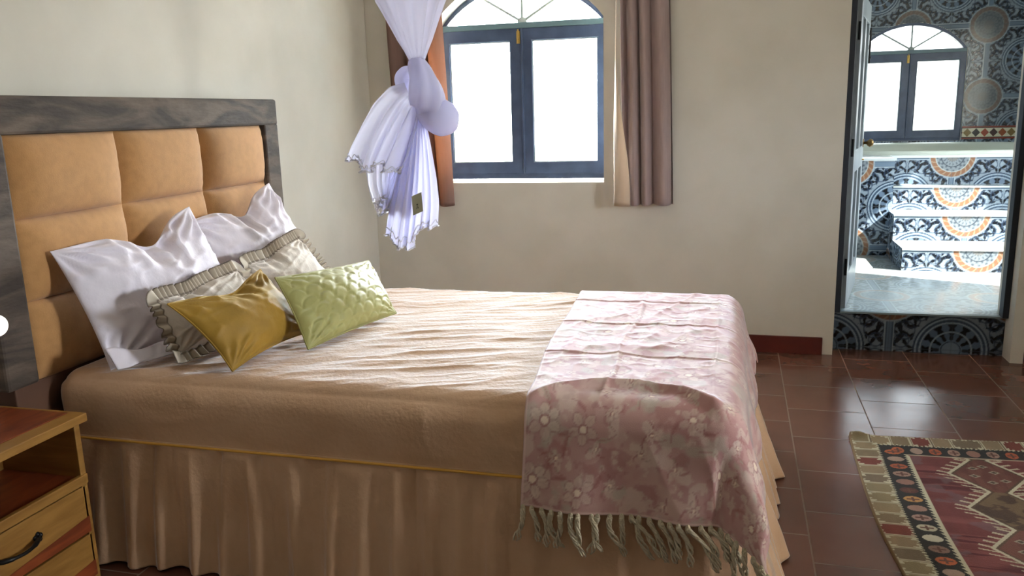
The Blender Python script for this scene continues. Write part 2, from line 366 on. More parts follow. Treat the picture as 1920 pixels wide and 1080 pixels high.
P, F, C = far_wall(); st(build('wall_bathroom_end', P, F, TILE, pattern=C))
# masonry behind the tiles
st(slab([[(BX0, 0), (BX1+.2, 0), (BX1+.2, ZC), (BX0, ZC)], list(reversed(arch_loop(3.43, 4.44, 1.065, 1.955, .26)))], BY1+.004, BY1+.25).build('wall_outer', WALL))
t = TM().quad((BX1, .3, 0), (0, 1, 0), (0, 0, 1), .15, ZC, (.1, .2), .012).quad((BX1, .45, 0), (0, 1, 0), (0, 0, 1), 1.4, 1.15, (.25, .2), .012).quad((BX1, 1.85, 0), (0, 1, 0), (0, 0, 1), 2.35, ZC, (1.65, .2), .012).quad((BX1, .45, 2.35), (0, 1, 0), (0, 0, 1), 1.4, ZC-2.35, (.25, 2.5), .012)
st(t.build('wall_bathroom_right'))
st(TM().quad((BX0, .3, 0), (0, 1, 0), (0, 0, 1), 3.9, ZC, (.1, .2), .014).build('wall_bathroom_left'))
st(xslab([[(.3, 0), (4.45, 0), (4.45, ZC), (.3, ZC)], [(.45, 1.15), (.45, 2.35), (1.85, 2.35), (1.85, 1.15)]], BX1+.003, BX1+.12).build('wall_bathroom_outer', WALL))
st(TM().quad((BX0, .14, BZ), (1, 0, 0), (0, 1, 0), BX1-BX0, 2.45, (.16, .2), .007, 2).build('floor_bathroom'))
st(TM().quad((DX0-.02, .139, 0), (1, 0, 0), (0, 0, 1), DX1-DX0+.04, BZ, (DX0-.02-3.19, PT/2-.02), .005, 3).build('trim_1'))  # riser facing the room, its shade painted into the tile
st(MB().box((DX0-.01, .12, BZ-.008), (DX1+.005, .16, BZ+.003)).build('trim_2', mat('pale threshold nosing', rgb(120, 135, 140), .25)))
st(MB().box((BX1+.05, .44, 1.14), (BX1+.055, 1.86, 2.36)).build('window_3', glass(.42)))  # unseen tinted pane, added to dim the sky light
# border of small diamond tiles on the end wall
nx, nz = 300, 60; xs = np.linspace(4.45, BX1, nx); zs = np.linspace(1.075, 1.20, nz); X, Z = np.meshgrid(xs, zs, indexing='ij')
c = np.ones(X.shape+(3,))*np.array(rgb(132, 56, 40)); zc = (Z-1.1375)/.042; k = (X-4.46)/.078; kk = np.floor(k); q = (k-kk)*2-1
mid = np.abs(zc) < 1; c[mid] = rgb(222, 214, 186); dm = mid & (np.abs(q)+np.abs(zc) < .98)
for i, cc in enumerate((rgb(132, 108, 60), rgb(48, 36, 34), rgb(160, 66, 36), rgb(70, 36, 30), rgb(150, 80, 44))): c[dm & (kk % 5 == i)] = cc
c[(np.abs(zc) > 1) & (np.abs(zc) < 1.14)] = rgb(40, 22, 20)
st(build('trim_3', np.stack([X, np.full_like(X, BY1-.006), Z], -1), gridF(nx, nz), attr_mat('border tile', .2), pattern=c.reshape(-1, 3)))

# steps up to the bath
steps = empty('tiled_steps', (3.95, 1.95, BZ), 'blue and white patterned tile steps with half-round orange rosettes leading to the bathtub', 'steps')
SX0, SX1, MXC = 3.485, 4.60, 3.99
SY = [1.50, 1.915, 2.265, 2.46]; SZ = [BZ, .398, .597, .783, 1.018]
for i in range(3):
    x0 = SX0+.03*i*0; t = TM()
    t.quad((x0, SY[i], SZ[i] if i == 0 else SZ[i]), (1, 0, 0), (0, 0, 1), SX1-x0, SZ[i+1]-SZ[i]-.006, (x0-MXC, -(SZ[i+1]-SZ[i])), .006)
    t.quad((x0, SY[i], SZ[i+1]), (1, 0, 0), (0, 1, 0), SX1-x0, SY[i+1]-SY[i]+.01, (x0-MXC, .05), .008, 2)
    t.quad((x0, SY[i], BZ if i == 0 else SZ[i]), (0, 1, 0), (0, 0, 1), 2.46-SY[i], SZ[i+1]-(BZ if i == 0 else SZ[i]), (.1, .1), .01)
    t.P.append(np.array([(x0-.004, SY[i]-.008, SZ[i+1]-.009), (SX1, SY[i]-.008, SZ[i+1]-.009), (SX1, SY[i]-.008, SZ[i+1]+.003), (x0-.004, SY[i]-.008, SZ[i+1]+.003), (x0-.004, SY[i]+.012, SZ[i+1]+.003), (SX1, SY[i]+.012, SZ[i+1]+.003)])); t.F.append(np.array([(0, 1, 2, 3), (3, 2, 5, 4)])+t.n); t.C.append(np.tile(rgb(196, 202, 200), (6, 1))); t.n += 6
    t.build('step', steps)
# bathtub: tiled surround + oval basin
tub = empty('bathtub', (3.95, 3.3, BZ), 'wide oval white bathtub set in a blue tiled surround under the arched bathroom window', 'bathtub')
t = TM(); t.quad((BX0+.01, 2.15, BZ), (1, 0, 0), (0, 0, 1), 3.495-BX0, 1.0-BZ, (BX0-3.51+PT/2, BZ-.635+PT/2), .005)
t.quad((3.505, 2.15, BZ), (0, 1, 0), (0, 0, 1), .31, 1.0-BZ, (.1, .1), .01)
t.quad((3.505, 2.46, .70), (1, 0, 0), (0, 0, 1), BX1-3.515, .30, (3.505-MXC, -.31), .005)
t.build('surround', tub)
# deck with oval hole and basin
ex, ey, ecx, ecy = 1.02, .80, 4.0, 3.30; n = 72
def oval(sx, sy, p=2.5):
    th = np.linspace(0, 2*PI, n, endpoint=False); c_, s_ = np.cos(th), np.sin(th)
    return ecx+sx*np.sign(c_)*np.abs(c_)**(2/p), ecy+sy*np.sign(s_)*np.abs(s_)**(2/p)
ox, oy = oval(ex, ey)
dm = MB(); outer = [(BX0+.01, 2.14), (3.515, 2.14), (3.515, 2.45), (BX1-.01, 2.45), (BX1-.01, BY1-.01), (BX0+.01, BY1-.01)]; hole = [(float(a), float(b)) for a, b in zip(ox, oy)]
d_ = slab([outer, list(reversed(hole))], 1.0, 1.02); d_.V = [(x, z, y) for x, y, z in d_.V]; d_.F = [tuple(reversed(f)) for f in d_.F]
d_.build('deck', mat('white tub deck', rgb(212, 220, 222), .12), tub)
prof = [(1.035, 1.02), (1.04, 1.045), (1.02, 1.055), (.985, 1.052), (.955, 1.03), (.93, .95), (.88, .75), (.78, .62), (.5, .58), (.02, .575)]
Pb = []
for s_, z_ in prof:
    x_, y_ = oval(ex*s_, ey*s_); Pb.append(np.stack([x_, y_, np.full(n, z_)], -1))
build('basin', np.stack(Pb), gridF(len(prof), n, False, True), mat('white enamel', rgb(200, 208, 198), .12), tub, smooth=True)

# door frame and open door
FRAME = noise_mat('near black blue paint', rgb(14, 19, 30), rgb(22, 28, 42), 8, rough=.5)
st(MB().box((DX0, .09, BZ), (DX0+.042, .16, 2.13)).box((3.768, .09, BZ), (3.80, .16, 2.13)).box((DX0, .09, 2.09), (3.80, .16, 2.13)).build('trim_4', FRAME, bevel=.003))
DOORM = noise_mat('glossy grey blue door paint', rgb(128, 138, 144), rgb(146, 154, 158), 5, rough=.3)
dr = empty('door_1', (2.91, .16, BZ), kind='structure')
A = np.array([2.912, .165, 0]); B = np.array([3.068, .955, 0]); du = (B-A)/np.linalg.norm(B-A); dl = np.linalg.norm(B-A); dn = np.array([du[1], -du[0], 0]); zc_ = np.array([0, 0, 1.])
z0, z1 = BZ+.012, 2.06; mid = (A+B)/2
MB().obox(mid+zc_*(z0+z1)/2, du*dl/2, dn*.014, zc_*(z1-z0)/2).build('door_leaf', DOORM, dr, bevel=.002)
def dpart(name, s0, s1, za, zb, th, m_): return MB().obox(A+du*(s0+s1)/2+zc_*(za+zb)/2+dn*.02, du*(s1-s0)/2, dn*th, zc_*(zb-za)/2).build(name, m_, dr, bevel=.003)
for s0, s1, za, zb in ((0, .11, z0, z1), (dl-.11, dl, z0, z1), (.11, dl-.11, z0, z0+.2), (.11, dl-.11, z1-.12, z1), (.11, dl-.11, 1.05, 1.18), (dl/2-.04, dl/2+.04, z0+.2, 1.05), (dl/2-.04, dl/2+.04, 1.18, z1-.12)): dpart('door_rail', s0, s1, za, zb, .009, DOORM)
K = A+du*(dl-.055)+zc_*1.195
kb = MB(); kb.tube([K+dn*.028, K+dn*.034], .028, 16); kb.tube([K+dn*.03, K+dn*.05, K+dn*.058, K+dn*.072, K+dn*.088, K+dn*.094], [.009, .009, .019, .027, .021, .006], 16)
kb.build('door_knob', mat('aged brass', rgb(120, 96, 58), .3, Metallic=.8), dr, smooth=True)
kp = MB(); kp.tube([K+dn*.029-zc_*.11, K+dn*.031-zc_*.10], .012, 10); kp.build('keyhole_cover', BRASS, dr)
bl = MB(); T0 = A+du*(dl-.06)
bl.tube([T0+zc_*1.70+dn*.036, T0+zc_*1.92+dn*.036], .006, 8); bl.obox(T0+zc_*1.80+dn*.031, du*.016, dn*.003, zc_*.012); bl.obox(T0+zc_*1.89+dn*.031, du*.016, dn*.003, zc_*.014); bl.obox(T0+zc_*1.735+dn*.04, du*.016, dn*.005, zc_*.006)
bl.build('door_bolt', IRON, dr)
for zz in (.5, 1.2, 1.85): MB().tube([A+zc_*(zz-.05)+dn*.02, A+zc_*(zz+.05)+dn*.02], .008, 8).build('hinge', IRON, dr)

# ------------------------------------------------------------------ bed
WOOD = noise_mat('grey brown distressed paint', rgb(54, 44, 37), rgb(100, 85, 72), 3.2, (1, 1, 3.5), .8, 8, bump=.35, bscale=18, lo=.42, hi=.66, dist=.8)
OCHRE = noise_mat('tan ochre upholstery', rgb(172, 126, 76), rgb(182, 134, 82), 30, rough=.85, bump=.12, bscale=240, Sheen_Weight=.2)
bed = empty('bed', (1.2, -2.14, 0), 'double bed with a tan buttoned-square upholstered headboard in a distressed dark frame', 'bed')
fr = MB()
fr.box((.004, -3.035, 1.424), (.102, -1.312, 1.545)); fr.box((.004, -1.432, .30), (.100, -1.31, 1.43)); fr.box((.004, -3.035, .63), (.100, -2.912, 1.43))
build('headboard_frame', fr.V, fr.F, WOOD, bed, bevel=.010)
MB().box((.004, -3.0, .10), (.085, -1.34, .632)).build('headboard_base', noise_mat('brown base board', rgb(84, 54, 38), rgb(98, 64, 44), 6, rough=.7), bed, bevel=.004)
ys = [-2.914, -2.407, -1.915, -1.430]; zs_ = [.40, .625, .889, 1.157, 1.428]
for i in range(3):
    for j in range(1, 4):
        n_ = 34; u = np.linspace(-1, 1, n_); U, V_ = np.meshgrid(u, u, indexing='ij')
        Y = ys[i]+(U+1)/2*(ys[i+1]-ys[i]); Z = zs_[j]+(V_+1)/2*(zs_[j+1]-zs_[j])
        h_ = ((1-np.abs(U)**3.2)*(1-np.abs(V_)**3.2))
        X = .070+.052*np.clip(h_, 0, 1)**.55
        # little gathers near the seams
        ed = np.exp(-(1-V_)*7)+.6*np.exp(-(1+V_)*7); X += .0035*ed*(vn(U*9+i*3, V_*.8+j, 4)-.5)*2*(h_ > 0)*np.clip(h_*8, 0, 1)
        ed = np.exp(-(1-U)*7)+np.exp(-(1+U)*7); X += .003*ed*(vn(V_*8+j*5, U*.8+i, 6)-.5)*2*np.clip(h_*8, 0, 1)
        build('headboard_cushion', np.stack([X, Y, Z], -1), gridF(n_, n_), OCHRE, bed, smooth=True)
MB().box((.09, -2.85, .30), (2.24, -1.43, .61)).build('mattress', mat('grey blue mattress ticking', rgb(112, 116, 132), .8), bed, bevel=.04)
MB().box((.09, -2.83, .08), (2.22, -1.45, .29)).build('bed_base', mat('brown base fabric', rgb(90, 66, 50), .8), bed, bevel=.01)
for lx in (.2, 2.1):
    for ly in (-2.75, -1.53): MB().lathe((lx, ly, 0), [(.025, 0), (.03, .08)], 12).build('leg', mat('dark bed leg', (.02, .015, .012), .5), bed)

# bedspread ------------------------------------------------------
PEACH = noise_mat('peach beige linen', rgb(198, 160, 126), rgb(208, 171, 138), 5, rough=.8, bump=.22, bscale=70, Sheen_Weight=1.0, Sheen_Roughness=.30, Sheen_Tint=(.86, .93, 1, 1))
BX_0, BX_1, BY_0, BY_1, ZT, ZS = .10, 2.315, -2.872, -1.40, .650, .434
sp_ = empty('bedspread', (1.2, -2.14, 0), 'peach beige bedspread with a gathered skirt and yellow piping covering the bed', 'bedspread')
def rbox(P, r=.075):
    lo = np.array([BX_0+r, BY_0+r, -9]); hi = np.array([BX_1-r, BY_1-r, ZT-r]); Q = np.clip(P, lo, hi); D = P-Q; L = np.linalg.norm(D, axis=-1, keepdims=True)
    return np.where(L > 1e-9, Q+D*r/np.maximum(L, 1e-9), P), D/np.maximum(L, 1e-9)
def wrinkle(X, Y):
    a = math.radians(22); s = X*math.cos(a)+Y*math.sin(a); t = -X*math.sin(a)+Y*math.cos(a)
    w_ = .0065*ridge(s*2.2, t*11, 1)+.003*ridge(s*4.5+3, t*26+fbm(X*3, Y*3, 8)*3, 2)+.0016*ridge(s*9, t*34, 5)+.010*(fbm(X*2.2, Y*2.2, 9)-.5)
    a = math.radians(38); s2 = X*math.cos(a)+Y*math.sin(a); t2 = -X*math.sin(a)+Y*math.cos(a)
    w_ += .007*ridge(s2*1.7, t2*9, 11)*sstep(1.5, .5, X)*sstep(-2.0, -2.7, Y)
    return w_*sstep(.12, .35, X)
nx, ny = 300, 210
X, Y = np.meshgrid(np.linspace(BX_0, BX_1, nx), np.linspace(BY_0, BY_1, ny), indexing='ij')
P0 = np.stack([X, Y, np.full_like(X, ZT)], -1); Pt, Nn = rbox(P0); Pt[..., 2] += wrinkle(X, Y)*sstep(0, .03, np.minimum(np.minimum(Y-BY_0, BY_1-Y), BX_1-X))
Vt = Pt.reshape(-1, 3); Ft = gridF(nx, ny)
# side band: from the top outline down to the seam
idx = [(i, 0) for i in range(nx)]+[(nx-1, j) for j in range(1, ny)]+[(i, ny-1) for i in range(nx-2, -1, -1)]
rim0 = np.array([[X[i, j], Y[i, j], 0] for i, j in idx]); nr = len(idx); nb = 26
zsb = np.linspace(ZT, ZS, nb+1)[1:]; side = []
per = np.concatenate([[0], np.cumsum(np.linalg.norm(np.diff(rim0, axis=0), axis=1))])
for z in zsb:
    Pz = rim0.copy(); Pz[:, 2] = z; q, nn = rbox(Pz); nn[:, 2] = 0
    amp = .010*(fbm(per*3, z*6+per*.4, 21)-.5)+.004*ridge(per*5, z*9, 22)
    side.append(q+nn*(amp*sstep(ZS-.0, ZS+.04, z)+.008*math.sin(min(1, (ZT-z)/.2)*PI))[:, None])
side = np.array(side); off = len(Vt); ring0 = np.array([i*ny+j for i, j in idx])
Vs = side.reshape(-1, 3); ids = np.vstack([ring0, off+np.arange(nb*nr).reshape(nb, nr)])
Fs = np.stack([ids[:-1, :-1], ids[1:, :-1], ids[1:, 1:], ids[:-1, 1:]], -1).reshape(-1, 4)
build('cover', np.vstack([Vt, Vs]), np.vstack([Ft, Fs]), PEACH, sp_, smooth=True)
# piping
seam = side[-1].copy(); seam[:, 2] = ZS
sn_ = seam-np.array([1.2, -2.136, 0]); off_ = np.stack([np.where(seam[:, 0] > BX_1-.03, .012, 0), np.where(seam[:, 1] < BY_0+.03, -.012, 0), 0*seam[:, 0]], -1)
MB().tube((seam+off_)[::3], .0042, 6).build('piping', mat('yellow piping', rgb(214, 160, 66), .7), sp_, smooth=True)
# gathered skirt : resample the seam, round the corners, push folds outwards
nk = 900; pu = np.linspace(0, per[-1], nk); bx = np.interp(pu, per, seam[:, 0]); by = np.interp(pu, per, seam[:, 1])
ker = np.ones(15)/15; bxs = np.convolve(np.pad(bx, 7, mode='edge'), ker, 'valid'); bys = np.convolve(np.pad(by, 7, mode='edge'), ker, 'valid')
tx, ty = np.gradient(bxs), np.gradient(bys); ln = np.hypot(tx, ty); nxn, nyn = ty/ln, -tx/ln
nxn = np.convolve(np.pad(nxn, 20, mode='edge'), np.ones(41)/41, 'valid'); nyn = np.convolve(np.pad(nyn, 20, mode='edge'), np.ones(41)/41, 'valid')
foot = sstep(2.10, 2.315, bxs); nh = 60; sk = []
for k in range(nh+1):
    tt = k/nh; z = ZS+.004-(ZS-.004)*tt
    ph = pu*2*PI/.115+2.2*fbm(pu*2.3, 0*pu, 31)*4
    soft = (.5+.5*np.sin(ph))**1.6
    soft2 = fbm(pu*5.5, tt*.8+0*pu, 33)-.5
    pl = ridge(pu*7.5, 0*pu+.3, 35)            # tucks close to the seam
    d = tt**.8*(.034*soft+.050*soft2)+.045*tt+foot*(.095*tt**.9+.018*tt*np.sin(pu*2*PI/.33+1))
    d += .014*sstep(0, .08, tt)*math.exp(-tt*2.6)*(1-2.6*pl)
    d += .005*(ridge(pu*24, tt*.7+0*pu, 36)-.3)*sstep(0, .1, tt)
    d -= .030*tt*(ridge(pu*3.1+4, 0*pu+7.1, 37)**1.5)*sstep(.15, .5, tt)
    under = sstep(1.60, 1.70, bxs)*sstep(-2.7, -2.82, bys); d = d*(1-.55*under)
    sk.append(np.stack([bxs+nxn*d, bys+nyn*d, np.full(nk, z)+.004*tt*np.sin(ph*.5)], -1))
sk = np.array(sk); build('skirt', sk, gridF(nh+1, nk), PEACH, sp_, smooth=True, solid=.002)

# throw ------------------------------------------------------------
RR = .085
X0T, XI, YI, YF = 1.640, BX_1+.012-RR, BY_0-.012+RR, BY_1+.012-RR     # inner edge lines
def emap(d):
    q = RR*PI/2; an = np.clip(d, 0, q)/RR
    return np.where(d < 0, d, np.where(d < q, RR*np.sin(an), RR)), np.where(d < 0, 0, np.where(d < q, RR*(1-np.cos(an)), RR+(d-q)))
def throw_pt(a, b):
    """a: cloth x, b: cloth y (near side negative)"""
    dx = a-XI; dn_ = YI-b; dfar = b-YF; ztop = ZT+.013
    ox, zx = emap(dx); on, zn = emap(dn_); of, zf = emap(dfar)
    x = np.where(dx < 0, a, XI+ox); y = np.where(dn_ > 0, YI-on, np.where(dfar > 0, YF+of, b))
    z = ztop-np.where(dx > 0, zx, 0)-np.where(dn_ > 0, zn, 0)-np.where(dfar > 0, zf, 0)
    x0 = a
    both = (dx > 0) & (dn_ > 0); rho = np.hypot(dx, dn_); th = np.arctan2(dn_, dx); orr, zr = emap(rho)
    hang = np.maximum(0, rho-RR*PI/2); fl = np.abs(np.sin(2*np.clip(th*1.15-.08, 0, PI/2)))**2.4
    wdir = .46*fl*hang; xc = XI+orr*np.cos(th)+wdir*.42; yc = YI-orr*np.sin(th)-wdir*.60; zc = ztop-zr+.06*fl*hang
    x = np.where(both, xc, x); y = np.where(both, yc, y); z = np.where(both, zc, z)
    both = (dx > 0) & (dfar > 0); rho = np.hypot(dx, dfar); th = np.arctan2(dfar, dx); orr, zr = emap(rho); hang = np.maximum(0, rho-RR*PI/2); fl = np.abs(np.sin(2*th))**1.4
    x = np.where(both, XI+orr*np.cos(th)+.3*fl*hang*.6, x); y = np.where(both, YF+orr*np.sin(th)+.3*fl*hang*.6, y); z = np.where(both, ztop-zr+.1*fl*hang, z)
    # swing of the loose hanging edges
    sx_ = sstep(.08, .30, dx); sn = sstep(.10, .42, dn_)
    x = x+sx_*(.036+.014*np.sin(b*2*PI/.42+.8)+.005*np.sin(b*2*PI/.17)); y = y-sn*(.030+.012*np.sin(a*2*PI/.30))*(1-.5*sx_)
    # wrinkles on top + crossing fold creases
    flat = sstep(.02, -.03, dx)*sstep(.02, -.03, dn_)*sstep(.02, -.03, dfar)
    wr = .005*ridge((a*.5+b)*3.2, (a-b*.35)*9, 41)+.004*ridge(a*8, b*5, 43)+.009*(fbm(a*3, b*3, 45)-.5)+.003*ridge(a*16, b*14+fbm(a*4, b*4, 48)*4, 47)
    cr_ = sum(.0045*np.exp(-((b-(y0+.03*(a-1.9)+.004*np.sin(a*30)))/.006)**2) for y0 in (-1.66, -2.02, -2.42))
    cr_ = cr_+.004*np.exp(-((a-1.93-.01*np.sin(b*9))/.006)**2)+.0045*np.exp(-((a-2.235-.004*np.sin(b*13))/.006)**2)
    big = .020*np.exp(-((np.hypot(a-2.0, (b+2.98)*1.15)-.30)/.022)**2)*sstep(-2.95, -2.75, b)
    z = z+(wr+cr_)*(.35+.65*flat)*np.where(dn_ > .1, .3, 1)+big
    y = y-np.where(dn_ > .1, 1, 0)*(.008*ridge(a*5+b*2, b*2, 49)+.012*(fbm(a*4, b*3, 50)-.3))*sstep(.1, .2, dn_)
    return np.stack([x, y, z+.004], -1)
AE, BE, BF = 2.315+.255, -2.872-.285, -1.40+.13
na, nbb = 190, 400
A_, B_ = np.meshgrid(np.linspace(X0T, AE, na), np.linspace(BE, BF, nbb), indexing='ij')
# the loose edge on the bed: slanted and a little wavy
A2 = A_+(1-(A_-X0T)/(AE-X0T))*(.075*sstep(-1.6, -2.9, B_)+.010*np.sin(B_*6))
B2 = B_-sstep(-2.75, BE, B_)*(.0)*0
PT_ = throw_pt(A2, B2)
def floral(a, b):
    base = np.array(rgb(192, 151, 144)); c = np.ones(a.shape+(3,))*base
    n1 = fbm(a*9, b*9, 61); n2 = fbm(a*22, b*22, 62)
    c = mixc(c, sstep(.5, .7, n1)*.45, rgb(222, 196, 184)); c = mixc(c, sstep(.52, .7, fbm(a*6+9, b*6, 63))*.35, rgb(186, 132, 132))
    c = mixc(c, sstep(.54, .62, n2)*.5, rgb(166, 112, 110)); c = mixc(c, sstep(.56, .63, fbm(a*30, b*30, 66))*.45, rgb(222, 204, 190)); c = mixc(c, sstep(.60, .72, fbm(a*14+5, b*14, 64))*.5, rgb(184, 178, 162))
    rs = np.random.RandomState(5); k = 0
    fx = []
    for i in range(8):
        for j in range(19):
            fx.append((X0T+.05+i*.122+(j % 2)*.06+rs.uniform(-.03, .03), BE+.06+j*.098+rs.uniform(-.03, .03), rs.uniform(.034, .056) if rs.rand() < .33 else rs.uniform(.014, .024), rs.uniform(0, 6), rs.randint(5, 7)))
    for x, y, R, ph, npet in fx:
        dx, dy = a-x, b-y; r = np.hypot(dx, dy)/R; m_ = r < 1.9
        if not m_.any(): continue
        body = np.zeros(a.shape); out = np.zeros(a.shape)
        for q in range(npet):
            an = ph+q*2*PI/npet; wob = 1+.12*math.sin(q*5+x*40); px_, py_ = dx/R-.62*wob*math.cos(an), dy/R-.62*wob*math.sin(an)
            u_ = px_*math.cos(an)+py_*math.sin(an); v_ = -px_*math.sin(an)+py_*math.cos(an); e = np.sqrt((u_/.40)**2+(v_/(.30-.06*u_))**2)
            body = np.maximum(body, sstep(1.03, .95, e)); out = np.maximum(out, sstep(.16, .06, np.abs(e-1))*.8); out = np.maximum(out, .35*sstep(.06, .02, np.abs(v_))*(e < .8))
        br_ = .55+.45*sstep(.35, .6, n1); c = mixc(c, body*.6*br_, rgb(222, 202, 186)); c = mixc(c, out*.55*br_, rgb(146, 96, 94))
        c = mixc(c, sstep(.30, .24, r), rgb(236, 216, 196)); c = mixc(c, sstep(.07, .03, np.abs(r-.27))*.8, rgb(158, 98, 98))
        # leaves beside the flower
        for q in range(3):
            an = ph+q*2.1; cx, cy = x+math.cos(an)*R*1.45, y+math.sin(an)*R*1.45; an2 = an+.6
            u_ = (a-cx)*math.cos(an2)+(b-cy)*math.sin(an2); v_ = -(a-cx)*math.sin(an2)+(b-cy)*math.cos(an2); e = (u_/(R*.5))**2+(v_/(R*.17))**2
            c = mixc(c, sstep(1.1, .8, e)*.55, rgb(168, 112, 108) if q else rgb(176, 168, 146))
            st_ = np.abs(v_-.3*u_*u_/R); c = mixc(c, sstep(.0025, .0012, st_)*(np.abs(u_) < R*.9)*.5, rgb(160, 100, 100))
    edge = np.minimum(a-X0T, b-BE); c = mixc(c, sstep(.010, .006, edge)*.7, rgb(226, 196, 188))
    return np.clip(c, 0, 1)
thr = empty('throw_blanket', (2.0, -2.2, .35), 'pink floral throw with cream tassels draped across the foot of the bed', 'throw')
FLO = attr_mat('pink floral cotton', .75, bump=.07, bscale=320, Sheen_Weight=1.0, Sheen_Roughness=.30, Sheen_Tint=(.9, .9, 1, 1))
build('cloth', PT_, gridF(na, nbb), FLO, thr, smooth=True, pattern=floral(A_, B_).reshape(-1, 3), solid=.003)
CORD = noise_mat('cream cotton cord', rgb(186, 172, 144), rgb(206, 194, 168), 60, rough=.9, bump=.4, bscale=300)
rs = np.random.RandomState(11); ntas = 27
hem = PT_[:, 0, :]; hl = np.concatenate([[0], np.cumsum(np.linalg.norm(np.diff(hem, axis=0), axis=1))])
for k in range(ntas):
    s_ = (k+.4+rs.uniform(-.2, .2))/ntas*hl[-1]; p = np.array([np.interp(s_, hl, hem[:, q]) for q in range(3)])+np.array([0, -.003, .004])
    frac = k/ntas; lean = np.array([rs.uniform(-.02, .035)+(.05 if .38 < frac < .8 else 0), -.01, 0]); Lt = rs.uniform(.075, .105)
    tm = MB(); tm.lathe(p+np.array([0, 0, -.012]), [(.001, .014), (.006, .010), (.0075, 0), (.006, -.008), (.003, -.012)], 8)
    cur = rs.uniform(-1, 1)
    for q in range(4):
        ph = q*PI/2+rs.uniform(0, 1); pts = []
        for i in range(12):
            t_ = i/11; tw = ph+t_*9; r_ = .0045+.004*t_**2*rs.uniform(.6, 1.4)*(q % 2+.5)
            sway = lean*t_+np.array([.016*math.sin(t_*PI*1.1)*cur, 0, 0])
            pts.append(p+sway+np.array([r_*math.cos(tw), r_*math.sin(tw)*.8-.004, -.008-Lt*t_*(1+.05*q)]))
        tm.tube(pts, [.0042-.0018*(i/11) for i in range(12)], 6)
    tm.build('tassel', CORD, thr, smooth=True)

# ------------------------------------------------------------------ pillows
def pillow(name, c4, T, m_, label, cat, group=None, pinch=.07, dent=None, seed=0, wr=.006, n=70, ruffle=None, quilt=False, back=.6, ear=None):
    TL, TR, BL, BR = (np.array(c, float) for c in c4)
    u = np.linspace(-1, 1, n); u = np.sin(u*PI/2*.96)/math.sin(PI/2*.96); U, V_ = np.meshgrid(u, u, indexing='ij')
    Uu = U*(1-pinch*(1-V_**2)); Vv = V_*(1-pinch*1.2*(1-U**2))
    if dent: d0, u0, w0 = dent; Vv = Vv-d0*np.exp(-((U-u0)/w0)**2)*sstep(-.2, 1, V_)
    def base(Uu, Vv):
        s = ((Uu+1)/2)[..., None]; t = ((Vv+1)/2)[..., None]; return (BL*(1-s)+BR*s)*(1-t)+(TL*(1-s)+TR*s)*t
    nrm = np.cross(TR-TL+BR-BL, TL-BL+TR-BR); nrm /= np.linalg.norm(nrm)       # outward
    if nrm[0] < 0: nrm = -nrm
    P0 = base(Uu, Vv); prof = np.clip((1-U**2)*(1-V_**2), 0, 1)**.5
    prof = prof*(.75+.25*np.clip(1-(U**2+V_**2)/2, 0, 1))
    e = np.clip((1-U**2)*(1-V_**2)*12, 0, 1)
    W = wr*(ridge(U*2.2+V_*1.5+seed, (V_-U*.5)*3.2, seed+70)+.6*ridge(U*5+seed, V_*4, seed+71)-.4)*e
    # radial gathers from the corners
    for cu, cv in ((1, 1), (-1, 1), (1, -1), (-1, -1)):
        rr = np.hypot(U-cu, V_-cv); an = np.arctan2(V_-cv, U-cu); W = W+wr*.9*np.sin(an*16+seed)*np.exp(-((rr-.35)/.28)**2)*e
    if dent: W = W+wr*1.6*np.cos((U-dent[1])*22)*np.exp(-((U-dent[1])/(dent[2]*1.3))**2)*sstep(.0, .9, V_)*e - T*.35*np.exp(-((U-dent[1])/dent[2])**2)*sstep(.1, 1, V_)*e
    H = T*prof+W
    if quilt:
        qx = (Uu+1)*4.0; qy = (Vv+1)*3.2; row = np.floor(qy); fx = (qx+.5*(row % 2)) % 1; fy = qy-row; d = np.abs(np.hypot((fx-.5)*2, fy*1.25)-.98)
        H = H-.0026*np.exp(-(d/.10)**2)*e+.0015*e*(1-np.exp(-(d/.3)**2))
    sag = -.18*T*(1-V_)*0
    Pf = P0+nrm*H[..., None]; Pb = P0-nrm*(back*T*prof)[..., None]
    V2 = np.vstack([Pf.reshape(-1, 3), Pb.reshape(-1, 3)]); F1 = gridF(n, n); F2 = (F1+n*n)[:, ::-1]
    # weld rim
    bnd = (np.arange(n*n).reshape(n, n)); ring = np.zeros((n, n), bool); ring[0] = ring[-1] = True; ring[:, 0] = ring[:, -1] = True
    rid = bnd[ring]; mp = np.arange(2*n*n); mp[rid+n*n] = rid; F2 = mp[F2]
    root = None
    zmin = V2[:, 2].min(); c = (TL+TR+BL+BR)/4
    root = empty(name, (float((BL+BR)[0]/2), float((BL+BR)[1]/2), float(zmin)), label, cat, group)
    body = build('pillow_cover', V2, np.vstack([F1, F2]), m_, root, smooth=True)
    # ring outline for piping / ruffle
    loop = [P0[i, 0] for i in range(n)]+[P0[-1, j] for j in range(1, n)]+[P0[i, -1] for i in range(n-2, -1, -1)]+[P0[0, j] for j in range(n-2, 0, -1)]
    return root, np.array(loop), nrm, c
WHITE = noise_mat('white cotton pillowcase', rgb(222, 214, 222), rgb(230, 222, 230), 6, rough=.8, bump=.3, bscale=24, Sheen_Weight=.2)
GREIGE = noise_mat('pale greige cotton', rgb(198, 188, 176), rgb(208, 198, 188), 10, rough=.8, bump=.2, bscale=60)
MUST = noise_mat('mustard velvet', rgb(140, 106, 24), rgb(158, 120, 32), 6, rough=.65, bump=.1, bscale=60, Sheen_Weight=.5, Sheen_Roughness=.35, Sheen_Tint=(1, .85, .45, 1))
LIME = noise_mat('olive green satin', rgb(148, 144, 82), rgb(162, 160, 98), 6, rough=.5, bump=.05, bscale=50, Sheen_Weight=.2)
ZB = .668
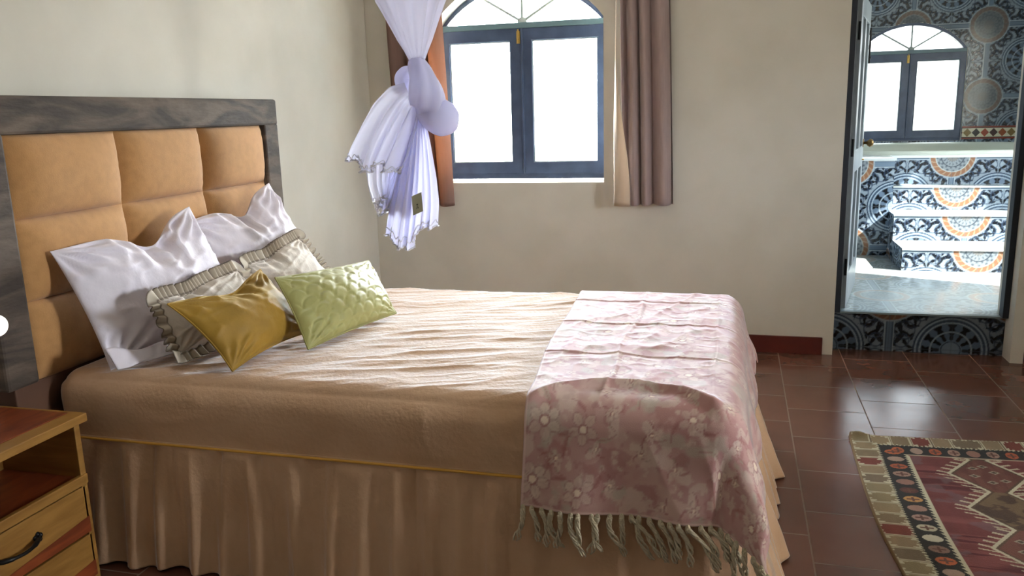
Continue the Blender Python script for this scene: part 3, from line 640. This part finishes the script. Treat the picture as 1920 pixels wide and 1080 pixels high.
r1, lp, nr_, c_ = pillow('bed_pillow', ((.135, -2.835, 1.050), (.21, -2.205, 1.125), (.315, -2.84, ZB-.01), (.44, -2.20, ZB)), .085, WHITE,
                     'white pillow with one pointed corner up, nearest the camera against the headboard', 'pillow', 'white pillows', .05, (.34, .18, .34), 1, .014)
# folded hem flap at the lower left of the pillowcase
n1, n2 = 60, 12; s = np.linspace(0, 1, n1)[:, None]; t = np.linspace(0, 1, n2)[None, :]
x = .315+.10*s+.012+.05*t+.006*np.sin(s*17)*t; y = -2.865+.34*s-.012*t; z = .676+.052*(1-t)**1.2*(1+.25*np.sin(s*11+1))*(1-.75*s)+.006*np.sin(s*23+t*3)*np.sin(PI*t)
build('pillowcase_hem', np.stack([x, y, z], -1), gridF(n1, n2), WHITE, r1, smooth=True, solid=.004)
r2, _, _, _ = pillow('bed_pillow', ((.135, -2.17, 1.05), (.20, -1.60, 1.165), (.33, -2.12, ZB), (.41, -1.52, ZB+.01)), .085, WHITE,
                     'white pillow against the headboard at the side nearer the window, tall corner upright', 'pillow', 'white pillows', .05, (.28, .12, .32), 5, .014)
def ruffled(c4, label, seed):
    root, lp, nrm, c = pillow('ruffled_cushion', c4, .062, GREIGE, label, 'cushion', 'ruffled cushions', .03, (.10, -.35, .3), seed, .006)
    P = lp; nl = len(P); d = np.linalg.norm(np.roll(P, -1, 0)-P, axis=1); s = np.concatenate([[0], np.cumsum(d)]); Lr = s[-1]; m_ = 900
    ss = np.linspace(0, Lr, m_, endpoint=False); Pc = np.vstack([P, P[:1]]); R_ = np.stack([np.interp(ss, s, Pc[:, q]) for q in range(3)], -1)
    t_ = np.roll(R_, -3, 0)-np.roll(R_, 3, 0); t_ /= np.linalg.norm(t_, axis=1, keepdims=True); o_ = np.cross(nrm, t_); o_ /= np.linalg.norm(o_, axis=1, keepdims=True)
    if ((R_-c)*o_).sum() < 0: o_ = -o_
    for _ in range(6): o_ = (np.roll(o_, 1, 0)+o_+np.roll(o_, -1, 0))/3
    o_ /= np.linalg.norm(o_, axis=1, keepdims=True)
    nw = 9; rows = []; cols = []; wdt = .052
    for k in range(nw):
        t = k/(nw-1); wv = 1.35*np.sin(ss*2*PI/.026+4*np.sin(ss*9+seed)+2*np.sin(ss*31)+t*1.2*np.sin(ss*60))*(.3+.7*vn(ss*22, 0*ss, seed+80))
        Q = R_-o_*.006+o_*(wdt*t*(1-.10*np.abs(wv)))[:, None]+nrm*(.012*wv*(.25+.75*t)+.006)[:, None]; Q[:, 2] = np.maximum(Q[:, 2], .664+.002*k)
        rows.append(Q)
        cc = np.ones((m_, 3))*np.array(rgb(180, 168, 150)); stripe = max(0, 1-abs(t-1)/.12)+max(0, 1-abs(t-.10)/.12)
        cc = mixc(cc, np.full(m_, min(1, stripe)), rgb(92, 80, 72)); cc = mixc(cc, sstep(.1, .8, -wv)*.75, rgb(122, 110, 98)); cols.append(cc)  # dark edge stripes, plus shade painted into the troughs of the gathers
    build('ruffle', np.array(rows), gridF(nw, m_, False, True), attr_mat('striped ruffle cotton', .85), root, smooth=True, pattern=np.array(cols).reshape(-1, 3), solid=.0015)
    return root
ruffled(((.43, -2.725, .868), (.42, -2.24, .882), (.525, -2.765, ZB+.03), (.585, -2.29, ZB+.03)), 'pale cushion with a striped ruffle edge in front of the nearer white pillow', 3)
ruffled(((.405, -2.15, .885), (.385, -1.70, .925), (.49, -2.16, ZB+.03), (.545, -1.68, ZB+.03)), 'pale cushion with a striped ruffle edge in front of the white pillow nearer the window', 6)
r5, lp, nrm, c = pillow('scatter_cushion', ((.555, -2.830, .888), (.58, -2.330, .905), (.745, -2.80, ZB), (.76, -2.30, ZB)), .085, MUST,
                     'mustard yellow velvet cushion with a dented top edge', 'cushion', None, .10, (.20, .10, .42), 2, .006)
MB().tube(np.vstack([lp, lp[:1]])[::2], .003, 6).build('piping', MUST, r5, smooth=True)
r6, lp, nrm, c = pillow('scatter_cushion', ((.715, -2.455, .902), (.80, -1.86, .858), (.865, -2.53, ZB), (.965, -1.985, ZB)), .075, LIME,
                     'olive green satin cushion quilted with a scallop pattern', 'cushion', None, .04, None, 4, .003, n=110, quilt=True)
MB().tube(np.vstack([lp, lp[:1]])[::2], .003, 6).build('piping', LIME, r6, smooth=True)

# ------------------------------------------------------------------ nightstand
YW = noise_mat('honey pine', rgb(136, 94, 40), rgb(162, 118, 56), 4, (1.2, 1.2, 9), .45, 6, dist=.6, bump=.06)
RW = noise_mat('reddish cedar', rgb(108, 46, 22), rgb(142, 68, 34), 5, (6, 1, 6), .4, 6, dist=.8)
ns = empty('nightstand', (.18, -3.245, 0), 'two-tone pine and red wood bedside table with an open shelf and drawers beside the bed', 'nightstand')
NY0, NY1 = -3.475, -3.015
MB().box((.015, NY1-.022, 0), (.33, NY1, .555)).box((.015, NY0, 0), (.33, NY0+.022, .555)).box((.015, NY0, .03), (.03, NY1, .555)).box((.02, NY0+.01, .03), (.325, NY1-.01, .045)).build('carcass', YW, ns, bevel=.002)
MB().box((.305, NY0-.012, .553), (.362, NY1+.003, .580)).box((.006, NY0-.012, .553), (.05, NY1+.003, .580)).box((.05, NY1-.012, .553), (.305, NY1+.003, .580)).build('top_border', YW, ns, bevel=.003)
MB().box((.05, NY0-.012, .555), (.305, NY1-.012, .581)).build('top_panel', RW, ns, bevel=.001)
MB().box((.03, NY0+.022, .355), (.322, NY1-.022, .372)).build('shelf', RW, ns)
MB().box((.318, NY0+.01, .346), (.336, NY1, .378)).build('shelf_lip', YW, ns, bevel=.003)
def wedge(y0, y1, z0, z1):    # drawer front: pine with a diagonal red wood inlay
    d = MB().box((.300, y0, z0), (.330, y1, z1)).build('drawer', YW, ns, bevel=.002)
    V = [(.3312, y0, z0), (.3312, y1, z0), (.3312, y1, z0+.052), (.3312, y0, z0+.012)]
    MB().add(V+[(.3295, a, b) for _, a, b in V], [(0, 1, 2, 3), (4, 7, 6, 5), (0, 4, 5, 1), (1, 5, 6, 2), (2, 6, 7, 3), (3, 7, 4, 0)]).build('inlay', RW, d)
    yc = (y0+y1)/2-.055; zc = (z0+z1)/2+.006; h = MB()
    h.tube([(.334+.028*math.sin(PI*i/14)**.6, yc-.07+.14*i/14, zc-.004*math.sin(PI*i/14)) for i in range(15)], [.0055 if 3 < i < 11 else .0075 for i in range(15)], 8)
    for s in (-1, 1):
        for k in range(5): an = k*2*PI/5+.3; h.lathe((.332, yc+s*.074+.010*math.cos(an), zc+.010*math.sin(an)), [(.0001, .006), (.006, .004), (.008, 0)], 8, axis=0)
        h.lathe((.332, yc+s*.074, zc), [(.0001, .012), (.006, .009), (.008, 0)], 8, axis=0)
    h.build('handle', IRON, d, smooth=True)
wedge(NY0+.012, NY1-.012, .186, .340); wedge(NY0+.012, NY1-.012, .035, .178)
lpz = hit(-9, 611, 0, .14)
lm = empty('table_lamp', (float(lpz[0]), float(lpz[1]), .581), 'small round white lamp at the left edge above the nightstand', 'lamp')
lb = MB().lathe((lpz[0], lpz[1]-.17, .581), [(.0001, 0), (.05, 0), (.05, .008), (.012, .018), (.008, .03)], 20); lb.tube([(lpz[0], lpz[1]-.17, .60), (lpz[0], lpz[1]-.17, lpz[2]-.04), (lpz[0], lpz[1]-.15, lpz[2]+.005), (lpz[0], lpz[1]-.10, lpz[2]+.01), (lpz[0], lpz[1]-.02, lpz[2])], .006, 10); lb.build('lamp_base', IRON, lm, smooth=True)
g = [(.0001, -.034)]+[(.034*math.cos(t), .034*math.sin(t)) for t in np.linspace(-1.4, 1.4, 14)]+[(.0001, .034)]
GL = mat('white lamp globe', (.9, .88, .82), .3, Emission_Strength=1.2); GL.node_tree.nodes['Principled BSDF'].inputs['Emission Color'].default_value = (1, .95, .85, 1)
MB().lathe(tuple(lpz), g, 20).build('globe', GL, lm, smooth=True)

# ------------------------------------------------------------------ curtains
def curtain(label, xt0, xt1, xb0, xb1, zb, m_, npl, seed, amp=.028, yc=-.075, ztop=2.62):
    nx, nz = 240, 70; s = np.linspace(0, 1, nx); t = np.linspace(0, 1, nz); Sg, T_ = np.meshgrid(s, t, indexing='ij')
    x = (xt0+(xt1-xt0)*Sg)*(1-T_)+(xb0+(xb1-xb0)*Sg)*T_
    ph = 2*PI*npl*(Sg+.05*np.sin(Sg*9+seed)+.02*np.sin(T_*3+seed)); y = yc+amp*(.75+.25*T_)*np.sin(ph)+.012*np.sin(ph*.5+1+seed)
    x = x+.012*np.cos(ph)*.8; z = ztop+(zb-ztop)*T_+.004*np.sin(ph)*T_
    root = empty('curtain', ((xb0+xb1)/2, yc, zb), label, 'curtain', 'window curtains')
    build('curtain_panel', np.stack([x, y, z], -1), gridF(nx, nz), m_, root, smooth=True, solid=.0015)
    z2 = np.linspace(0, 1, 2)
    return root, x, y, z
TERRA = sheer(noise_mat('brown curtain cloth', rgb(124, 100, 92), rgb(134, 108, 100), 20, (8, 8, .5), .7), .0, .36, rgb(206, 160, 130))
MAUVE = sheer(noise_mat('mauve brown curtain cloth', rgb(158, 136, 134), rgb(168, 146, 142), 20, (8, 8, .5), .55), .0, .12, rgb(150, 120, 115))
MAUVE.node_tree.nodes['Principled BSDF'].inputs['Sheen Weight'].default_value = .3
curtain('brown curtain hanging left of the bedroom window behind the mosquito net',   .155, .505, .19, .558, .885, TERRA, 4.2, 1, amp=.036)
cr_root, cx_, cy_, cz_ = curtain('mauve brown curtain hanging right of the bedroom window', 1.60, 1.89, 1.63, 1.94, .895, MAUVE, 3.6, 3, amp=.040)
# pale lining edge
nz = 60; t = np.linspace(0, 1, nz); s = np.linspace(0, 1, 14); Sg, T_ = np.meshgrid(s, t, indexing='ij')
wl = .006+.095*sstep(.45, .97, T_); x0 = 1.595+.0*T_-.012*sstep(.3, .8, T_)
x = x0+wl*Sg; y = -.115+.03*(1-Sg)+.01*np.sin(T_*6)-.012*np.sin(Sg*PI); z = 2.62+(.888-2.62)*T_
build('curtain_lining', np.stack([x, y, z], -1), gridF(14, nz), sheer(mat('cream lining', rgb(214, 200, 182), .8), .0, .35, rgb(225, 205, 185)), cr_root, smooth=True, solid=.001)

# ------------------------------------------------------------------ mosquito net
NYP = -2.02
net = empty('mosquito_net', tuple(map(float, hit(785, 160, 1, NYP))), 'white mosquito net tied in a hanging knot in front of the left curtain', 'mosquito net')
def npx(px, py, dy=0.): 
    px = np.asarray(px, float); py = np.asarray(py, float); k = NYP-CAM[1]
    d = _r*((px-960)/FPX)[..., None]-_u*((py-540)/FPX)[..., None]+_f; P = CAM+d*(k/d[..., 1])[..., None]
    P[..., 1] += dy; return P
NETM = sheer(mat('white net', rgb(226, 226, 242), .7), .28, .35, rgb(222, 222, 244))
NETD = sheer(mat('layered white net', rgb(226, 226, 244), .7), .04, .35, rgb(218, 218, 246))
NETL = sheer(mat('fine sheer net', rgb(232, 232, 244), .7), .42, .3, rgb(226, 226, 244))
LACE = sheer(mat('lace edging', rgb(228, 226, 230), .7), .05, .3)
def lathe_px(levels, n=120, folds=9, amp=.13, depth=.7, seed=0, sub=6):
    """levels: (py, left px, right px)"""
    L = np.array(levels, float); ts = np.linspace(0, len(L)-1, (len(L)-1)*sub+1); k = np.arange(len(L))
    py = np.interp(ts, k, L[:, 0]); lf = np.interp(ts, k, L[:, 1]); rt = np.interp(ts, k, L[:, 2])
    for _ in range(2):
        for a in (lf, rt): a[1:-1] = (a[:-2]+a[1:-1]*2+a[2:])/4
    a0 = npx(lf, py); a1 = npx(rt, py); c = (a0+a1)/2; R = np.linalg.norm(a1-a0, axis=1)/2
    th = np.linspace(0, 2*PI, n, endpoint=False)[None, :]
    f = 1-amp*(.5+.5*np.sin(folds*th+1.2*np.sin(th*2+seed)+ts[:, None]*.25))-.5*amp*np.sin((folds*2+1)*th+seed)*.5
    return np.stack([c[:, 0:1]+R[:, None]*f*np.cos(th), c[:, 1:2]+R[:, None]*f*depth*np.sin(th), c[:, 2:3]+0*th], -1)
up = lathe_px([(-560, 560, 940), (-420, 600, 912), (-250, 640, 885), (-120, 672, 858), (0, 706, 834), (40, 727, 820), (75, 745, 809), (100, 760, 800), (118, 769, 794), (135, 774, 800)], seed=1, amp=.16)
build('upper_veil', up, gridF(up.shape[0], 120, False, True), NETM, net, smooth=True)
def blob(path, rad, m_, name, depth=.8, folds=5, amp=.06, n=48, twist=.5):
    Pp = np.array(path, float); ts = np.linspace(0, len(Pp)-1, (len(Pp)-1)*7+1); k = np.arange(len(Pp)); px = np.interp(ts, k, Pp[:, 0]); py = np.interp(ts, k, Pp[:, 1]); dy = np.interp(ts, k, Pp[:, 2])
    rr = np.interp(ts, k, rad)
    for _ in range(5):
        for a in (px, py, dy, rr): a[1:-1] = (a[:-2]+a[1:-1]*2+a[2:])/4
    C = npx(px, py); C[:, 1] += dy; sc = np.linalg.norm(npx(np.array([790.]), np.array([200.]))-npx(np.array([791.]), np.array([200.])))
    T_ = np.gradient(C, axis=0); T_ /= np.linalg.norm(T_, axis=1, keepdims=True)+1e-9; e = np.array([0, 1., 0]); Aa = np.cross(T_, e); Aa /= np.linalg.norm(Aa, axis=1, keepdims=True)
    th = np.linspace(0, 2*PI, n, endpoint=False)[None, :, None]; R = (rr*sc)[:, None, None]*(1+amp*np.sin(folds*th+ts[:, None, None]*twist))
    Q = C[:, None, :]+R*(np.cos(th)*Aa[:, None, :]+depth*np.sin(th)*e)
    return build(name, Q, gridF(Q.shape[0], n, False, True), m_, net, smooth=True)
blob([(780, 108, 0), (783, 122, -.01), (793, 140, -.025), (800, 160, -.03), (806, 182, -.03), (806, 205, -.02), (798, 222, 0), (790, 232, 0)], [12, 17, 22, 28, 31, 30, 22, 3], NETD, 'knot_wrap', folds=6, amp=.07, twist=1.2)
blob([(772, 128, .02), (760, 134, .01), (753, 146, 0), (756, 162, 0), (770, 176, .01)], [4, 11, 13, 13, 5], NETD, 'knot_loop', folds=4, amp=.08)
blob([(786, 196, .0), (800, 206, -.01), (816, 214, -.01), (831, 224, 0), (843, 232, 0), (851, 238, 0), (857, 242, 0)], [16, 25, 31, 32, 27, 18, 2], NETD, 'knot_bulge', depth=.8, folds=3, amp=.025)
def sheet(name, L, R_, m_, folds, amp, hemw, seed, dy=0., bulge=.05, n=150, nt_=60, lace=True, lr=.0034, hemf=None):
    L = np.array(L, float); R_ = np.array(R_, float); t = np.linspace(0, 1, nt_); 
    def cv(P): k = np.linspace(0, 1, len(P)); a = np.interp(t, k, P[:, 0]); b = np.interp(t, k, P[:, 1])
    def curve(P):
        k = np.concatenate([[0], np.cumsum(np.hypot(*np.diff(P, axis=0).T))]); k /= k[-1]; a = np.interp(t, k, P[:, 0]); b = np.interp(t, k, P[:, 1])
        for _ in range(4):
            for q in (a, b): q[1:-1] = (q[:-2]+q[1:-1]*2+q[2:])/4
        return a, b
    lx, ly = curve(L); rx, ry = curve(R_); s = np.linspace(0, 1, n)[:, None]; T_ = t[None, :]
    px = lx*(1-s)+rx*s; py = ly*(1-s)+ry*s
    hw = hemw*(np.sin(s*2*PI*folds*.5+seed)+.5*np.sin(s*2*PI*folds*1.1+2*seed))
    if hemf is not None: hw = hw+np.interp(s, np.linspace(0, 1, len(hemf)), hemf)
    py = py+hw*T_**3; px = px+.25*hemw*np.sin(s*2*PI*folds+seed)*T_**2
    P = npx(px, py); ph = s*2*PI*folds+1.5*np.sin(s*7+seed)+.4*T_
    P[..., 1] += dy-bulge*np.sin(PI*s)*(.3+.7*T_)+amp*T_**.7*np.sin(ph)+.3*amp*T_*np.sin(ph*2.3+seed)
    P[..., 0] += .3*amp*T_*np.cos(ph)
    o = build(name, P, gridF(n, nt_), m_, net, smooth=True)
    if lace:
        hem = P[:, -1, :]; k = np.arange(n); fr_ = hem+np.stack([.003*np.cos(k*1.1), .006*np.sin(k*1.9), .006*np.abs(np.sin(k*.45))], -1)
        MB().tube(fr_, lr, 5).build('lace_trim', LACE, o, smooth=True)
        hem2 = P[:, -4, :]+np.stack([0*k, -.002+0*k, .006*np.sin(k*.8)], -1); MB().tube(hem2, lr*.7, 5).build('lace_trim', LACE, o, smooth=True)
    return o
sheet('long_veil', [(750, 180), (715, 220), (684, 275), (676, 320), (682, 360), (698, 402)], [(785, 215), (772, 270), (762, 320), (755, 350), (748, 372)], NETL, 5, .03, 8, 3, dy=.03, bulge=.02, hemf=[6, -20, 10, 0])
sheet('inner_fall', [(768, 200), (748, 270), (724, 335), (712, 380), (708, 398)], [(800, 220), (790, 300), (784, 350), (780, 385), (778, 395)], NETD, 6, .022, 6, 5, dy=.02, bulge=.02)
sheet('main_fall', [(775, 210), (762, 270), (745, 330), (732, 385), (726, 428)], [(798, 215), (808, 270), (818, 330), (823, 380), (820, 428)], NETD, 7, .018, 5, 1, dy=-.01, bulge=.05, hemf=[8, 14, 28, 36, 34, 8, -6, 2])
sheet('side_veil', [(764, 155), (735, 163), (705, 193), (680, 235), (664, 268), (657, 292)], [(792, 205), (790, 235), (783, 265), (776, 290), (766, 318)], NETM, 4.5, .022, 7, 2, dy=-.03, bulge=.06, hemf=[0, 14, 12, 6, 0])
tg = npx([787, 805, 808, 790.], [364, 356, 391, 399.], -.085)
b_ = build('care_tag', np.vstack([tg, tg+np.array([0, .002, 0])]), [(0, 1, 2, 3), (7, 6, 5, 4), (0, 4, 5, 1), (1, 5, 6, 2), (2, 6, 7, 3), (3, 7, 4, 0)], mat('khaki grey tag card', rgb(150, 150, 128), .6), net); b_['label'] = 'khaki card tag with small dark print'
def tagpt(u, v): return (tg[0]*(1-u)+tg[1]*u)*(1-v)+(tg[3]*(1-u)+tg[2]*u)*v+np.array([0, -.0008, 0])
pm = MB()
for u0, u1, v0, v1 in ((.42, .58, .50, .57), (.44, .56, .60, .64), (.40, .46, .67, .76), (.54, .60, .67, .76), (.46, .54, .67, .69)): pm.add([tagpt(u0, v0), tagpt(u1, v0), tagpt(u1, v1), tagpt(u0, v1)], [(0, 1, 2, 3)])
pm.build('print', mat('dark print', (.02, .02, .02), .6), b_)

# ------------------------------------------------------------------ rug
def rug_pattern(x, y):
    x0, y0 = 2.80, -1.285; cx = 3.27; xs = cx-np.abs(x-cx); u = xs-x0; v = y0-y           # metres from left / far edges
    cream = np.array(rgb(206, 196, 164)); blk = np.array(rgb(44, 42, 40)); mar = np.array(rgb(122, 52, 50)); 
    edge_far = v < u*1.0                                             # which border strip
    s = np.where(edge_far, v, u); al = np.where(edge_far, xs-x0, v)    # depth, along
    B1, B2 = .108, .205
    c = np.ones(x.shape+(3,))*cream
    # outer blocks with stepped sides
    k = np.floor(al/.082); f = (al/.082-k); pal = [rgb(150, 130, 92), rgb(158, 136, 100), rgb(140, 118, 88), rgb(132, 56, 44), rgb(156, 132, 100), rgb(128, 108, 84), rgb(150, 132, 96)]
    step_ = np.floor(np.abs(f-.5)*10)/10; wid = .046-.052*np.abs(step_)*(k % 2)-.020*np.abs(step_)+.012*(np.floor(f*10) % 2)
    inb = (s < B1) & (np.abs(s-.054) < wid) & (f > .08) & (f < .92)
    for i, q in enumerate(pal): c[inb & (k.astype(int) % 7 == i)] = q
    c[(s < B1) & (f < .05)] = rgb(120, 98, 74)
    n = fbm(x*40, y*14, 90)
    # serrated edge into black band
    saw = .010*((al/.018) % 1)
    band = (s > B1-.006+saw) & (s < B2); c[band] = blk
    kk = np.floor(al/.072); ff = al/.072-kk-.5; e = ((s-.157)/.032)**2+(ff*.072/.024)**2; el = (e < 1) & band & (kk > 0)
    p2 = [rgb(216, 206, 180), rgb(150, 112, 96), rgb(196, 96, 44), rgb(176, 146, 128), rgb(190, 88, 40), rgb(168, 128, 112), rgb(160, 112, 96), rgb(98, 52, 46), rgb(204, 146, 74), rgb(170, 126, 110), rgb(180, 140, 126), rgb(200, 188, 160)]
    for i, q in enumerate(p2): c[el & (kk.astype(int) % 12 == i)] = q
    cross = el & (e < .5) & ((np.abs(ff) < .06) | (np.abs(s-.157) < .004)); c[cross & (kk % 3 != 0)] = rgb(110, 66, 54)
    # inner serrated line
    saw2 = .014*((al/.022) % 1); ln_ = (s > B2-.012+saw2) & (s < B2+.014) & ~edge_far; c[ln_] = cream
    c[edge_far & (s > B2-.006) & (s < B2+.004)] = rgb(188, 168, 140)
    fld = s > np.where(edge_far, B2+.004, B2+.010)
    stripes = fbm(x*2.5, y*26, 92); fc = mixc(np.ones(x.shape+(3,))*mar, sstep(.35, .65, stripes), rgb(140, 68, 66)); fc = mixc(fc, sstep(.62, .7, stripes), rgb(96, 30, 34)); fc = mixc(fc, sstep(.60, .68, fbm(x*9, y*12, 93))*.5, rgb(120, 96, 100))
    c = np.where(fld[..., None], fc, c)
    # chain of hooked medallions
    for i in range(-1, 8):
        yc = -1.645-.283*i; ax_ = np.abs(x-cx); dy = y-yc
        # hexagon implicit: flat top width .035, left vertex .14, half height .142
        hx = .140-(.140-.034)*np.abs(dy)/.142; dd = (hx-ax_)*.80; ins = (np.abs(dy) < .142)
        line = ins & (np.abs(dd) < .006)&fld
        tooth = ins & fld & (dd < -.004) & (dd > -.042) & (((dy/.030+ .35*dd/.03) % 1) < (.30-dd*0)) 
        c[tooth] = rgb(200, 186, 154)
        inn = ins & (dd > .006) & fld
        if i % 2: c = np.where(inn[..., None], mixc(np.ones(x.shape+(3,))*np.array(rgb(124, 98, 66)), sstep(.5, .6, fbm(x*16, y*26, 95)), rgb(84, 58, 42)), c)
        else:
            c = np.where(inn[..., None], mixc(np.ones(x.shape+(3,))*np.array(rgb(112, 58, 48)), sstep(.4, .6, n)*.5, rgb(130, 76, 62)), c)
            for (px_, py_) in ((-.04, .06), (.03, .03), (-.05, -.01), (.05, -.04), (0, -.06), (.0, .08)):
                e = np.abs((x-cx-px_)/.022)+np.abs((dy-py_)/.016); m_ = inn & (e < 1); c[m_] = rgb(160, 150, 124); c[m_ & (e < .55)] = rgb(84, 66, 52)
        c[inn & (dd < .014)] = rgb(96, 70, 50)
        c[line] = cream
    c = c*.88+.12*c.mean(-1, keepdims=True); c *= (.60+.2*n)[..., None]
    c[(u < .006) | (v < .006)] = np.array(rgb(120, 98, 70))
    return np.clip(c, 0, 1)
nx, ny = 330, 560; X, Y = np.meshgrid(np.linspace(2.80, 3.74, nx), np.linspace(-2.98, -1.285, ny), indexing='ij'); C = rug_pattern(X, Y)
Yw = Y+.075*(X-2.8)*sstep(-2.2, -1.285, Y); Xw = X+.010*np.sin((Y+1.3)*3.0)*sstep(3.3, 2.8, X)+.022*sstep(-2.05, -2.6, Y)*sstep(3.4, 2.8, X)
Zw = .008+.004*fbm(X*3, Y*3, 97)+.020*np.exp(-((X-2.83)**2/.0022+(Y+1.295)**2/.0006))
P = np.stack([Xw, Yw, Zw], -1); rim = np.zeros((nx, ny), bool); rim[0] = rim[-1] = True; rim[:, 0] = rim[:, -1] = True; P[rim, 2] = .001
tag(build('kilim_rug', P, gridF(nx, ny), attr_mat('woven kilim wool', .95, bump=.4, bscale=220), smooth=True, pattern=C.reshape(-1, 3)),
    'maroon and cream patterned kilim rug with a black border lying on the tiled floor', 'rug')
